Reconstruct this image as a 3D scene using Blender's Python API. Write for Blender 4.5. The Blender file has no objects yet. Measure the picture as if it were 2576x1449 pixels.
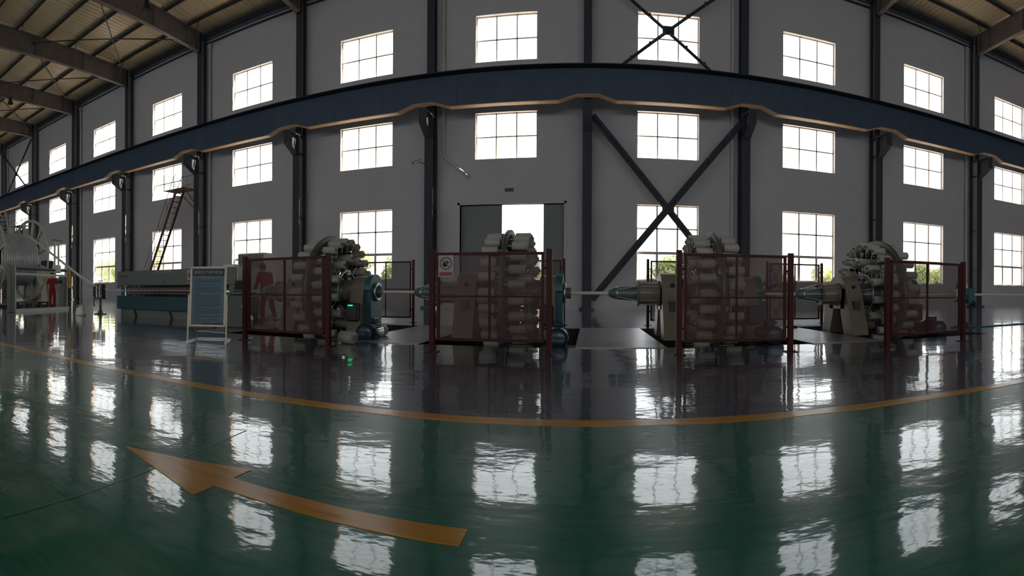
import bpy, math, random
from mathutils import Vector, Matrix
random.seed(7)
SC = bpy.context.scene
COL = SC.collection
PI = math.pi
# ------------------------------------------------------------------ camera, world, lights, exposure
F, CX, HY, CAMH = 1285.23, 1480.73, 735.33, 0.866
cd = bpy.data.cameras.new('camera'); cam = bpy.data.objects.new('camera', cd); COL.objects.link(cam)
cd.type = 'PANO'; cd.panorama_type = 'CENTRAL_CYLINDRICAL'
cd.central_cylindrical_range_u_min = -CX / F
cd.central_cylindrical_range_u_max = (2576 - CX) / F
cd.central_cylindrical_range_v_min = -(1449 - HY) / F
cd.central_cylindrical_range_v_max = HY / F
cd.central_cylindrical_radius = 1.0
cd.clip_start = .05; cd.clip_end = 600
cam.location = (0, 0, CAMH)
cam.rotation_euler = (PI / 2, -.0052, 0)
SC.camera = cam
SC.view_settings.view_transform = 'Standard'
SC.view_settings.look = 'None'
SC.view_settings.exposure = 0.0
SC.view_settings.gamma = 1.0
SC.view_settings.use_curve_mapping = False
w = bpy.data.worlds.new('world'); SC.world = w; w.use_nodes = True
nt = w.node_tree
bg = nt.nodes['Background']; bg.inputs[1].default_value = 3.6
tc = nt.nodes.new('ShaderNodeTexCoord'); sep = nt.nodes.new('ShaderNodeSeparateXYZ'); rp = nt.nodes.new('ShaderNodeValToRGB')
nt.links.new(tc.outputs['Generated'], sep.inputs[0]); nt.links.new(sep.outputs['Z'], rp.inputs[0]); nt.links.new(rp.outputs[0], bg.inputs[0])
rp.color_ramp.elements[0].color = (.95, .97, 1, 1); rp.color_ramp.elements[1].color = (.84, .92, 1, 1)
sl = bpy.data.lights.new('sun', 'SUN'); sl.energy = 26; sl.angle = .01; sl.color = (1, .8, .58)
so = bpy.data.objects.new('sun', sl); COL.objects.link(so)
so.rotation_euler = Vector((-1, -.30, -.95)).to_track_quat('-Z', 'Y').to_euler()

def portal(x0, x1, z0, z1, y, inward):
    l = bpy.data.lights.new('window_daylight', 'AREA'); l.shape = 'RECTANGLE'; l.size = x1 - x0; l.size_y = z1 - z0
    l.cycles.is_portal = True
    o = bpy.data.objects.new('window_daylight', l); COL.objects.link(o)
    o.location = ((x0 + x1) / 2, y, (z0 + z1) / 2)
    o.rotation_euler = (-PI / 2, 0, 0) if inward < 0 else (PI / 2, 0, 0)   # -Z axis points into the hall

D = 26.0                      # far wall
BAY = 8.04; K0 = -36.28; WW = 3.22
def wx(k): return K0 + BAY * k + {4: -.17, 5: .13}.get(k, 0)
def colx(k): return K0 + BAY * (k + .5)
KS = list(range(-3, 10))
ROWS = [(12.80, 15.24), (7.76, 10.16), (1.50, 5.37)]
GATE = (-6.72, -1.27, 5.40)
YB = -34.0
for k in KS:
    for r, (a, b) in enumerate(ROWS):
        if k == 4 and r == 2: continue
        portal(wx(k) - WW / 2, wx(k) + WW / 2, a, b, D + .33, -1)
portal(-4.53, -2.35, 0, 5.4, D + .33, -1)
STRIP = (7.2, 13.0)
portal(-60, 34, STRIP[0], STRIP[1], YB - .35, 1)

# ------------------------------------------------------------------ materials
def mat(name, col, rough=.5, metal=0, var=.12, scale=3, bump=0, bscale=20, emit=None, coat=0, stretch=None, spec=.5):
    m = bpy.data.materials.new(name); m.use_nodes = True
    n = m.node_tree.nodes; L = m.node_tree.links; b = n['Principled BSDF']
    b.inputs['Roughness'].default_value = rough; b.inputs['Metallic'].default_value = metal
    b.inputs['Specular IOR Level'].default_value = spec
    if coat: b.inputs['Coat Weight'].default_value = coat; b.inputs['Coat Roughness'].default_value = .1
    t = n.new('ShaderNodeTexCoord'); src = t.outputs['Object']
    if stretch:
        mp = n.new('ShaderNodeMapping'); mp.inputs['Scale'].default_value = stretch; L.new(src, mp.inputs[0]); src = mp.outputs[0]
    nz = n.new('ShaderNodeTexNoise'); nz.inputs['Scale'].default_value = scale; nz.inputs['Detail'].default_value = 4; L.new(src, nz.inputs['Vector'])
    mx = n.new('ShaderNodeMix'); mx.data_type = 'RGBA'
    mx.inputs[6].default_value = tuple(c * (1 - var) for c in col) + (1,); mx.inputs[7].default_value = tuple(min(1, c * (1 + var)) for c in col) + (1,)
    L.new(nz.outputs[0], mx.inputs[0]); L.new(mx.outputs[2], b.inputs['Base Color'])
    if bump:
        n2 = n.new('ShaderNodeTexNoise'); n2.inputs['Scale'].default_value = bscale; L.new(src, n2.inputs['Vector'])
        bp = n.new('ShaderNodeBump'); bp.inputs['Strength'].default_value = bump; bp.inputs['Distance'].default_value = .01; L.new(n2.outputs[0], bp.inputs['Height']); L.new(bp.outputs[0], b.inputs['Normal'])
    if emit:
        b.inputs['Emission Color'].default_value = tuple(emit[:3]) + (1,); b.inputs['Emission Strength'].default_value = emit[3]
    return m

def floor_mat(name, col, rough):
    m = bpy.data.materials.new(name); m.use_nodes = True
    n = m.node_tree.nodes; L = m.node_tree.links; b = n['Principled BSDF']
    t = n.new('ShaderNodeTexCoord')
    def noise(scale, sx, sy, det=3, rot=0):
        mp = n.new('ShaderNodeMapping'); mp.inputs['Scale'].default_value = (sx, sy, 1); mp.inputs['Rotation'].default_value = (0, 0, rot)
        L.new(t.outputs['Object'], mp.inputs[0])
        z = n.new('ShaderNodeTexNoise'); z.inputs['Scale'].default_value = scale; z.inputs['Detail'].default_value = det; L.new(mp.outputs[0], z.inputs['Vector']); return z.outputs[0]
    a = noise(.8, 1, 1, 5); s = noise(3, .6, 12, 6, .12)
    ma = n.new('ShaderNodeMath'); ma.operation = 'ADD'; L.new(a, ma.inputs[0]); L.new(s, ma.inputs[1])
    cr = n.new('ShaderNodeValToRGB'); cr.color_ramp.elements[0].position = .35; cr.color_ramp.elements[1].position = .75
    mh = n.new('ShaderNodeMath'); mh.operation = 'MULTIPLY'; mh.inputs[1].default_value = .5; L.new(ma.outputs[0], mh.inputs[0]); L.new(mh.outputs[0], cr.inputs[0])
    cr.color_ramp.elements[0].color = tuple(c * .7 for c in col) + (1,); cr.color_ramp.elements[1].color = tuple(c * 1.35 for c in col) + (1,)
    L.new(cr.outputs[0], b.inputs['Base Color'])
    rr = n.new('ShaderNodeMapRange'); rr.inputs['From Min'].default_value = .3; rr.inputs['From Max'].default_value = .7
    rr.inputs['To Min'].default_value = rough * .55; rr.inputs['To Max'].default_value = rough * 1.5
    L.new(s, rr.inputs[0]); L.new(rr.outputs[0], b.inputs['Coat Roughness'])
    b.inputs['IOR'].default_value = 1.5
    b.inputs['Roughness'].default_value = .27; b.inputs['Specular IOR Level'].default_value = .09
    b.inputs['Coat Weight'].default_value = 1; b.inputs['Coat IOR'].default_value = 1.43
    w1 = noise(1.3, 1, 1.3, 1); w2 = noise(5, 1, 1.5, 3, .1); w3 = noise(40, .25, 2, 2, .14)
    m1 = n.new('ShaderNodeMath'); m1.operation = 'MULTIPLY_ADD'; m1.inputs[1].default_value = .3; L.new(w2, m1.inputs[0]); L.new(w1, m1.inputs[2])
    m2 = n.new('ShaderNodeMath'); m2.operation = 'MULTIPLY_ADD'; m2.inputs[1].default_value = .012; L.new(w3, m2.inputs[0]); L.new(m1.outputs[0], m2.inputs[2])
    bp = n.new('ShaderNodeBump'); bp.inputs['Strength'].default_value = 1; bp.inputs['Distance'].default_value = .006
    L.new(m2.outputs[0], bp.inputs['Height']); L.new(bp.outputs[0], b.inputs['Normal']); L.new(bp.outputs[0], b.inputs['Coat Normal'])
    return m

M = dict(
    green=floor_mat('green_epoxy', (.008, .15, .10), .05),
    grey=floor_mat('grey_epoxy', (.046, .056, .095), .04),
    line=floor_mat('yellow_floor_paint', (.56, .25, .008), .16),
    wall=mat('painted_plaster', (.53, .52, .545), .85, var=.06, scale=1.2),
    wallout=mat('wall_outside', (.6, .58, .55), .9),
    steel=mat('dark_blue_steel', (.045, .052, .068), .55, var=.2, scale=5, spec=.25),
    web=mat('window_lit_web', (.25, .26, .27), .6, var=.15, scale=2),  # window light on the web faces put into a paler steel colour
    beam=mat('crane_beam_blue', (.05, .08, .13), .5, var=.25, scale=2, stretch=(1, 1, .4)),
    flange=mat('tan_bounce_light', (.52, .33, .19), .6, var=.3, scale=6),  # tan paint with warm floor-bounce light mixed into the colour
    rafter=mat('brown_grey_steel', (.145, .125, .115), .55, var=.3, scale=2),
    purlin=mat('dark_purlin', (.03, .03, .032), .5),
    roof=mat('cream_roof_sheet', (.62, .52, .36), .34, var=.15, scale=.6),
    frame=mat('window_aluminium', (.55, .5, .45), .5),
    pipe=mat('pale_pvc', (.5, .48, .46), .45),
    door=mat('grey_door_sheet', (.2, .21, .22), .6, var=.06),
    conc=mat('outdoor_concrete', (.55, .52, .48), .9, scale=.4),
    pit=mat('pit_concrete', (.05, .06, .055), .8, bump=.3),
    plate=mat('steel_floor_plate', (.30, .29, .31), .33, metal=.6, var=.35, scale=1.6, bump=.25, bscale=9, stretch=(1, 3, 1)),
    red=mat('red_brown_paint', (.06, .009, .009), .5, var=.15, spec=.2),
    beige=mat('beige_machine_paint', (.19, .155, .115), .4, var=.1),
    sage=mat('grey_green_machine_paint', (.095, .105, .09), .4, var=.08),
    teal=mat('teal_machine_paint', (.02, .11, .13), .4, var=.12),
    tealdark=mat('deep_teal_paint', (.006, .05, .058), .4, spec=.3),
    tealgrey=mat('grey_teal_paint', (.09, .14, .14), .35),
    bluem=mat('blue_motor_paint', (.010, .038, .066), .25, var=.15),
    black=mat('black_rubber', (.012, .012, .014), .6),
    dark=mat('dark_steel', (.04, .042, .045), .4, metal=.5),
    chrome=mat('bare_steel', (.5, .5, .5), .3, metal=.9),
    yarn=mat('white_yarn', (.40, .38, .34), .5, var=.08, scale=60, bump=.3, bscale=90, stretch=(12, 1, 1)),
    core=mat('cardboard_tube', (.2, .17, .14), .7),
    disc=mat('grey_wheel_plate', (.12, .125, .12), .4, metal=.3, var=.2),
    cable=mat('pale_hose', (.6, .58, .52), .35),
    strand=mat('silver_hose', (.66, .67, .7), .25, metal=.2),
    reel=mat('pale_green_reel', (.44, .46, .33), .5, var=.12),
    white=mat('white_machine_paint', (.6, .6, .56), .45),
    ivory=mat('ivory_cabinet', (.5, .47, .38), .45, var=.04),
    blueglass=mat('sign_blue', (.075, .165, .21), .5, var=.1),
    signdk=mat('sign_black', (.012, .014, .02), .5),
    signred=mat('sign_red', (.26, .03, .025), .5),
    signwhite=mat('sign_white', (.30, .34, .33), .5),
    alu=mat('aluminium_tube', (.38, .35, .27), .4, metal=.4),
    yellow=mat('safety_yellow', (.75, .42, .03), .5),
    skin=mat('skin', (.32, .17, .11), .55, var=.05),
    cloth=mat('red_work_suit', (.26, .008, .016), .8, var=.2, scale=14, bump=.4, bscale=18),
    hair=mat('black_hair', (.012, .01, .01), .6, bump=.4, bscale=60),
    shoe=mat('dark_shoe', (.02, .02, .022), .5),
    bag=mat('white_plastic_bag', (.65, .65, .62), .5, bump=.6, bscale=14),
    wood=mat('grey_pallet_wood', (.09, .08, .07), .8),
    led=mat('green_indicator', (.0, .5, .2), .4, emit=(.0, 1, .3, 3)),
    lilac=mat('lilac_panel', (.5, .46, .58), .5),
    bark=mat('bark', (.2, .15, .1), .9),
    joint=mat('floor_joint', (.01, .09, .07), .3),
)
M['line'].node_tree.nodes['Principled BSDF'].inputs['Coat Weight'].default_value = .45
M['line'].node_tree.nodes['Principled BSDF'].inputs['Specular IOR Level'].default_value = .05
def glass_mat(name, col, clear, gloss):
    m = bpy.data.materials.new(name); m.use_nodes = True; n = m.node_tree.nodes; L = m.node_tree.links
    n.remove(n['Principled BSDF']); t = n.new('ShaderNodeBsdfTransparent'); t.inputs[0].default_value = tuple(clear) + (1,)
    g = n.new('ShaderNodeBsdfGlossy'); g.inputs[0].default_value = (1, 1, 1, 1); g.inputs['Roughness'].default_value = .05
    mx = n.new('ShaderNodeMixShader'); mx.inputs[0].default_value = gloss
    L.new(t.outputs[0], mx.inputs[1]); L.new(g.outputs[0], mx.inputs[2]); L.new(mx.outputs[0], n['Material Output'].inputs[0]); return m
M['glass'] = glass_mat('window_glass', 0, (.97, .98, .97), .03)
M['perspex'] = glass_mat('clear_guard', 0, (.82, .86, .86), .05)
def mesh_mat(name, col, pitch, wire, plane='XZ'):
    m = bpy.data.materials.new(name); m.use_nodes = True; n = m.node_tree.nodes; L = m.node_tree.links
    b = n['Principled BSDF']; b.inputs['Base Color'].default_value = tuple(col) + (1,); b.inputs['Roughness'].default_value = .5
    t = n.new('ShaderNodeTexCoord'); s = n.new('ShaderNodeSeparateXYZ'); L.new(t.outputs['Object'], s.inputs[0])
    def lines(out_a, out_b, sgn):
        a = n.new('ShaderNodeMath'); a.operation = 'MULTIPLY_ADD'; a.inputs[1].default_value = sgn; L.new(out_b, a.inputs[0]); L.new(out_a, a.inputs[2])
        p = n.new('ShaderNodeMath'); p.operation = 'PINGPONG'; p.inputs[1].default_value = pitch / 2; L.new(a.outputs[0], p.inputs[0])
        c = n.new('ShaderNodeMath'); c.operation = 'LESS_THAN'; c.inputs[1].default_value = wire; L.new(p.outputs[0], c.inputs[0]); return c.outputs[0]
    l1 = lines(s.outputs['X'], s.outputs['Z'], .6); l2 = lines(s.outputs['X'], s.outputs['Z'], -.6)
    mx = n.new('ShaderNodeMath'); mx.operation = 'MAXIMUM'; L.new(l1, mx.inputs[0]); L.new(l2, mx.inputs[1])
    L.new(mx.outputs[0], b.inputs['Alpha']); return m
M['net'] = mesh_mat('red_expanded_mesh', (.055, .016, .014), .014, .0024)
def leaf_mat(name, c):
    m = mat(name, c, .6, var=.35, scale=1.2); b = m.node_tree.nodes['Principled BSDF']
    n = m.node_tree.nodes; L = m.node_tree.links
    tr = n.new('ShaderNodeBsdfTranslucent'); tr.inputs[0].default_value = (c[0] * 1.3, c[1] * 1.3, c[2] * .8, 1)
    mx = n.new('ShaderNodeMixShader'); mx.inputs[0].default_value = .45
    L.new(b.outputs[0], mx.inputs[1]); L.new(tr.outputs[0], mx.inputs[2]); L.new(mx.outputs[0], n['Material Output'].inputs[0]); return m
M['leaf'] = leaf_mat('green_leaves', (.24, .31, .16)); M['leafy'] = leaf_mat('yellow_green_leaves', (.34, .38, .19)); M['leafo'] = leaf_mat('orange_leaves', (.6, .33, .08))

# ------------------------------------------------------------------ mesh builder
class MB:
    def __init__(s): s.v = []; s.f = []; s.sm = []; s.mi = []; s.cur = 0
    def add(s, vs, fs, smooth=False, mt=None):
        o = len(s.v); s.v += [tuple(mt @ Vector(p)) if mt else tuple(p) for p in vs]
        for f in fs: s.f.append(tuple(i + o for i in f)); s.sm.append(smooth); s.mi.append(s.cur)
        return s
    def box(s, x0, x1, y0, y1, z0, z1, mt=None, ch=0):
        if ch <= 0:
            return s.add([(x0, y0, z0), (x1, y0, z0), (x1, y1, z0), (x0, y1, z0), (x0, y0, z1), (x1, y0, z1), (x1, y1, z1), (x0, y1, z1)],
                  [(0, 3, 2, 1), (4, 5, 6, 7), (0, 1, 5, 4), (1, 2, 6, 5), (2, 3, 7, 6), (3, 0, 4, 7)], mt=mt)
        c = ch; ring = [(x0 + c, y0), (x1 - c, y0), (x1, y0 + c), (x1, y1 - c), (x1 - c, y1), (x0 + c, y1), (x0, y1 - c), (x0, y0 + c)]
        inn = [(x0 + c, y0 + c), (x1 - c, y0 + c), (x1 - c, y0 + c), (x1 - c, y1 - c), (x1 - c, y1 - c), (x0 + c, y1 - c), (x0 + c, y1 - c), (x0 + c, y0 + c)]
        vs = [(p[0], p[1], z0) for p in inn] + [(p[0], p[1], z0 + c) for p in ring] + [(p[0], p[1], z1 - c) for p in ring] + [(p[0], p[1], z1) for p in inn]
        fs = [tuple(range(7, -1, -1)), tuple(range(24, 32))]
        for l in range(3):
            for i in range(8): j = (i + 1) % 8; fs.append((l * 8 + i, l * 8 + j, l * 8 + 8 + j, l * 8 + 8 + i))
        return s.add(vs, fs, mt=mt)
    def tube(s, pts, r, n=10, caps=True, closed=False, smooth=True):
        P = [Vector(p) for p in pts]; m = len(P); rs = r if isinstance(r, (list, tuple)) else [r] * m
        vs = []; up = None
        for i, p in enumerate(P):
            if closed: d = (P[(i + 1) % m] - P[i - 1])
            else: d = (P[min(i + 1, m - 1)] - P[max(i - 1, 0)])
            d.normalize()
            if up is None: up = Vector((0, 0, 1)) if abs(d.z) < .9 else Vector((1, 0, 0))
            a = (up - d * up.dot(d)).normalized(); b = d.cross(a); up = a
            for k in range(n):
                t = 2 * PI * k / n + PI / n; vs.append(p + (a * math.cos(t) + b * math.sin(t)) * rs[i])
        fs = []
        for i in range(m if closed else m - 1):
            j = (i + 1) % m
            for k in range(n): q = (k + 1) % n; fs.append((i * n + k, i * n + q, j * n + q, j * n + k))
        s.add(vs, fs, smooth and n > 4)
        if caps and not closed:
            s.add(vs[:n], [tuple(range(n - 1, -1, -1))]); s.add(vs[-n:], [tuple(range(n))])
        return s
    def bar(s, a, b, w, h):     # rectangular bar between two points
        a = Vector(a); b = Vector(b); d = (b - a); L = d.length; d.normalize()
        up = Vector((0, 0, 1)) if abs(d.z) < .95 else Vector((0, 1, 0))
        x = d.cross(up).normalized(); z = x.cross(d)
        mt = Matrix(((x.x, d.x, z.x, a.x), (x.y, d.y, z.y, a.y), (x.z, d.z, z.z, a.z), (0, 0, 0, 1)))
        return s.box(-w / 2, w / 2, 0, L, -h / 2, h / 2, mt=mt)
    def lathe(s, prof, n=24, axis='Z', c=(0, 0, 0), smooth=True):   # prof [(r, t)]
        vs = []
        for r, t in prof:
            for k in range(n):
                a = 2 * PI * k / n; u, v = r * math.cos(a), r * math.sin(a)
                p = {'Z': (u, v, t), 'X': (t, u, v), 'Y': (v, t, u)}[axis]
                vs.append((p[0] + c[0], p[1] + c[1], p[2] + c[2]))
        fs = []
        for i in range(len(prof) - 1):
            for k in range(n): q = (k + 1) % n; fs.append((i * n + k, i * n + q, i * n + n + q, i * n + n + k))
        s.add(vs, fs, smooth)
        if prof[0][0] > 1e-4 and prof[0] != prof[-1]: s.add(vs[:n], [tuple(range(n - 1, -1, -1))])
        if prof[-1][0] > 1e-4 and prof[0] != prof[-1]: s.add(vs[-n:], [tuple(range(n))])
        return s
    def prism(s, poly, a, b, axis='Y', c=(0, 0, 0)):    # poly of (u,v) extruded a..b along axis
        def P(u, v, t): q = {'Y': (u, t, v), 'X': (t, u, v), 'Z': (u, v, t)}[axis]; return (q[0] + c[0], q[1] + c[1], q[2] + c[2])
        n = len(poly); vs = [P(u, v, a) for u, v in poly] + [P(u, v, b) for u, v in poly]
        fs = [tuple(range(n)), tuple(range(2 * n - 1, n - 1, -1))] + [(i, (i + 1) % n + 0, (i + 1) % n + n, i + n) for i in range(n)]
        return s.add(vs, fs)
    def build(s, name, m, parent=None, loc=None):
        me = bpy.data.meshes.new(name); me.from_pydata(s.v, [], s.f)
        ms = m if isinstance(m, (list, tuple)) else [m]
        for q in ms: me.materials.append(M[q] if isinstance(q, str) else q)
        me.polygons.foreach_set('use_smooth', s.sm); me.polygons.foreach_set('material_index', s.mi)
        me.validate(); me.update()
        o = bpy.data.objects.new(name, me); COL.objects.link(o)
        import bmesh
        bm = bmesh.new(); bm.from_mesh(me); bmesh.ops.recalc_face_normals(bm, faces=bm.faces); bm.to_mesh(me); bm.free()
        if parent: o.parent = parent
        if loc: o.location = loc
        return o
def tag(o, label=None, cat=None, group=None, kind=None):
    for k, v in (('label', label), ('category', cat), ('group', group), ('kind', kind)):
        if v: o[k] = v
    return o
def thing(name, label, cat, loc=(0, 0, 0), group=None, rz=0):
    o = bpy.data.objects.new(name, None); COL.objects.link(o); o.location = loc; o.rotation_euler = (0, 0, rz); o.empty_display_size = .2
    return tag(o, label, cat, group)
def struct(o): o['kind'] = 'structure'; return o
def copy_tree(o, parent=None):
    c = o.copy(); COL.objects.link(c)
    if parent: c.parent = parent
    for ch in list(o.children): copy_tree(ch, c)
    return c
def text(s, size, m, parent, loc, rot, name='lettering', depth=.0008):
    cu = bpy.data.curves.new(name, 'FONT'); cu.body = s; cu.size = size; cu.align_x = 'CENTER'; cu.align_y = 'CENTER'; cu.extrude = depth
    t = bpy.data.objects.new(name + '_curve', cu); COL.objects.link(t)
    dg = bpy.context.evaluated_depsgraph_get(); me = bpy.data.meshes.new_from_object(t.evaluated_get(dg))
    bpy.data.objects.remove(t); me.materials.clear(); me.materials.append(M[m])
    o = bpy.data.objects.new(name, me); COL.objects.link(o); o.parent = parent; o.location = loc; o.rotation_euler = rot; return o

# ------------------------------------------------------------------ floor, pits, markings
XL, XR = -62.0, 36.0
PY0, PY1 = 7.95, 12.2
PITS = [(-7.6, 7.9)]
fl = MB()
YS = 3.375
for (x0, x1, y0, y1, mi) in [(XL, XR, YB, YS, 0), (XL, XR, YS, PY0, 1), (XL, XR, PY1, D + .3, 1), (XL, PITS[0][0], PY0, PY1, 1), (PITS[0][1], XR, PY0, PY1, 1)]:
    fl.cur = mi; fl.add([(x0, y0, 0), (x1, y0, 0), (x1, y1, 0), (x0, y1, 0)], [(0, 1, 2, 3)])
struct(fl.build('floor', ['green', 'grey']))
p0, p1 = PITS[0]
pt = MB(); pt.box(p0 - .15, p1 + .15, PY0 - .15, PY1 + .15, -1.0, -.85)
pt.box(p0 - .15, p1 + .15, PY0 - .15, PY0, -.85, -.004); pt.box(p0 - .15, p1 + .15, PY1, PY1 + .15, -.85, -.004)
pt.box(p0 - .15, p0, PY0, PY1, -.85, -.004); pt.box(p1, p1 + .15, PY0, PY1, -.85, -.004)
struct(pt.build('trim_1', 'pit'))
struct(MB().box(XL, XR, 3.30, 3.45, .0, .0025).build('trim_2', 'line'))
def inv(px, py):   # a pixel of the floor in the photograph -> (x, y) on the floor
    th = (px - CX) / F; v = (HY - py) / F; d = Vector((math.sin(th), math.cos(th), v)); c, s = math.cos(.0052), math.sin(.0052)
    d = Vector((d.x * c - d.z * s, d.y, d.x * s + d.z * c)); t = -CAMH / d.z; return (d.x * t, d.y * t)
tip, tail = Vector(inv(316, 1123)), Vector(inv(1166, 1353))
u = (tip - tail).normalized(); nrm = Vector((-u.y, u.x)); Ltot = (tip - tail).length
hw = .115; hh = .30; hl = (tip - (Vector(inv(620, 1180)) + Vector(inv(497, 1250))) / 2).length
hh = (Vector(inv(620, 1180)) - Vector(inv(497, 1250))).length / 2; hw = (Vector(inv(1172, 1332)) - Vector(inv(1160, 1375))).length / 2
pts = [tail + nrm * hw, tail - nrm * hw, tip - u * hl - nrm * hw, tip - u * hl - nrm * hh, tip, tip - u * hl + nrm * hh, tip - u * hl + nrm * hw]
a = MB().prism([(p.x, p.y) for p in pts], .0, .0025, 'Z').build('floor_arrow', 'line')
tag(a, 'orange direction arrow painted on the green floor', 'floor marking')
g = MB()
q0 = Vector(inv(0, 1305)); q1 = Vector(inv(620, 1083)); g.bar((q0.x, q0.y, .0008), (q1.x, q1.y, .0008), .007, .0016)
struct(g.build('trim_3', 'joint'))

# ------------------------------------------------------------------ far wall with window openings
WT = .30
HZ = 18.9
wl = MB()
def span(x0, x1, z0, z1): wl.box(x0, x1, D, D + WT, z0, z1)
edges = [XL] + [colx(k) for k in range(-3, 9)] + [XR]
for i, k in enumerate(KS):
    a0, a1 = edges[i], edges[i + 1]; c = wx(k); l, r = c - WW / 2, c + WW / 2
    rows = [x for x in ROWS]
    if k == 4:
        span(a0, GATE[0], 0, 6.6); span(GATE[1], a1, 0, 6.6); span(GATE[0], GATE[1], GATE[2], 6.6)
        span(a0, l, 6.6, HZ); span(r, a1, 6.6, HZ); rows = rows[:2]; zs = 6.6
    else:
        span(a0, l, 0, HZ); span(r, a1, 0, HZ); zs = 0
    z = zs
    for (b, t) in sorted(rows): span(l, r, z, b); z = t
    span(l, r, z, HZ)
struct(wl.build('wall_back', 'wall'))
n_ = 0
for k in KS:
    for r, (b, t) in enumerate(ROWS):
        if k == 4 and r == 2: continue
        n_ += 1; c = wx(k); w2, h = WW / 2, t - b; y0, y1 = .20, .26
        f = MB(); fw = .05
        f.box(-w2, -w2 + fw, y0, y1, 0, h); f.box(w2 - fw, w2, y0, y1, 0, h); f.box(-w2, w2, y0, y1, 0, fw); f.box(-w2, w2, y0, y1, h - fw, h)
        if r < 2:
            for s in (-1, 1): f.box(s * WW / 6 - .03, s * WW / 6 + .03, y0, y1, 0, h)
            f.box(-w2, w2, y0, y1, h * .49 - .03, h * .49 + .03)
        else:
            f.box(-w2, w2, y0, y1, h * .69 - .035, h * .69 + .035); f.box(-w2, w2, y0 - .02, y1 + .02, h * .365 - .07, h * .365 + .07)
            for s in (-1, 1):
                f.box(s * WW / 6 - .04, s * WW / 6 + .04, y0, y1, h * .37, h); f.box(s * WW / 6 - .06, s * WW / 6 + .06, y0 - .03, y1, 0, h * .35)
            f.box(-w2, w2, y0 - .02, y1, 0, .08)
        fr = struct(f.build('window_%d' % n_, 'frame', loc=(c, D, b)))
        MB().box(-w2 + .01, w2 - .01, .228, .234, .01, h - .01).build('pane', 'glass', fr)
# sliding gate
for i, (x0, x1, loc) in enumerate(((-6.9, -4.53, 0), (-2.35, -.9, 0))):
    d = MB(); d.box(x0, x1, D + .34, D + .42, .02, 5.5)
    for j in range(int((x1 - x0) / .4)): d.box(x0 + .2 + j * .4, x0 + .22 + j * .4, D + .33, D + .34, .02, 5.5)
    struct(d.build('door_%d' % (i + 1), 'door'))
t = MB(); t.box(GATE[0] - .12, GATE[0], D - .03, D + .3, 0, 5.52); t.box(GATE[1], GATE[1] + .12, D - .03, D + .3, 0, 5.52); t.box(GATE[0] - .12, GATE[1] + .12, D - .03, D + .3, 5.4, 5.52)
struct(t.build('trim_4', 'wall'))
# other walls
b = MB()
b.box(XL, XR, YB - .3, YB, 0, STRIP[0]); b.box(XL, XR, YB - .3, YB, STRIP[1], 18.9)
for i in range(14): b.box(XL + i * 7.4, XL + i * 7.4 + 1.0, YB - .3, YB, STRIP[0], STRIP[1])
struct(b.build('wall_front', 'wall'))
RID = -4.0
def roofz(y): return 18.65 + .058 * (26 - y) if y > RID else 18.65 + .058 * (26 - 2 * RID + y) 
for nm, x in (('wall_left', XL), ('wall_right', XR)):
    struct(MB().prism([(YB, 0), (D + .3, 0), (D + .3, 18.7), (RID, 20.6), (YB, 18.9)], x - .15, x + .15, 'X').build(nm, 'wall'))
# roof sheets with pressed ribs
r = MB(); vs = []; prof = []
x = XL
while x < XR:
    prof += [(x, 0), (x + .24, 0), (x + .26, -.035), (x + .30, -.035), (x + .32, 0)]; x += .34
def strip(ya, yb):
    n = len(prof); vs = [(p[0], ya, roofz(ya) + p[1]) for p in prof] + [(p[0], yb, roofz(yb) + p[1]) for p in prof]
    r.add(vs, [(i, i + 1, n + i + 1, n + i) for i in range(n - 1)])
strip(D + .3, RID); strip(RID, YB)
r.box(XL, XR, RID, D + .8, 20.9, 21.0)
rc = r.build('ceiling', 'roof'); struct(rc)
r2 = MB(); r2.add([(XL - 1, D + .8, 18.95), (XR + 1, D + .8, 18.95), (XR + 1, RID, 20.95), (XL - 1, RID, 20.95), (XL - 1, YB - .8, 19.1), (XR + 1, YB - .8, 19.1)], [(0, 1, 2, 3), (3, 2, 5, 4)])
struct(r2.build('ceiling_outer', 'door'))

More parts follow.
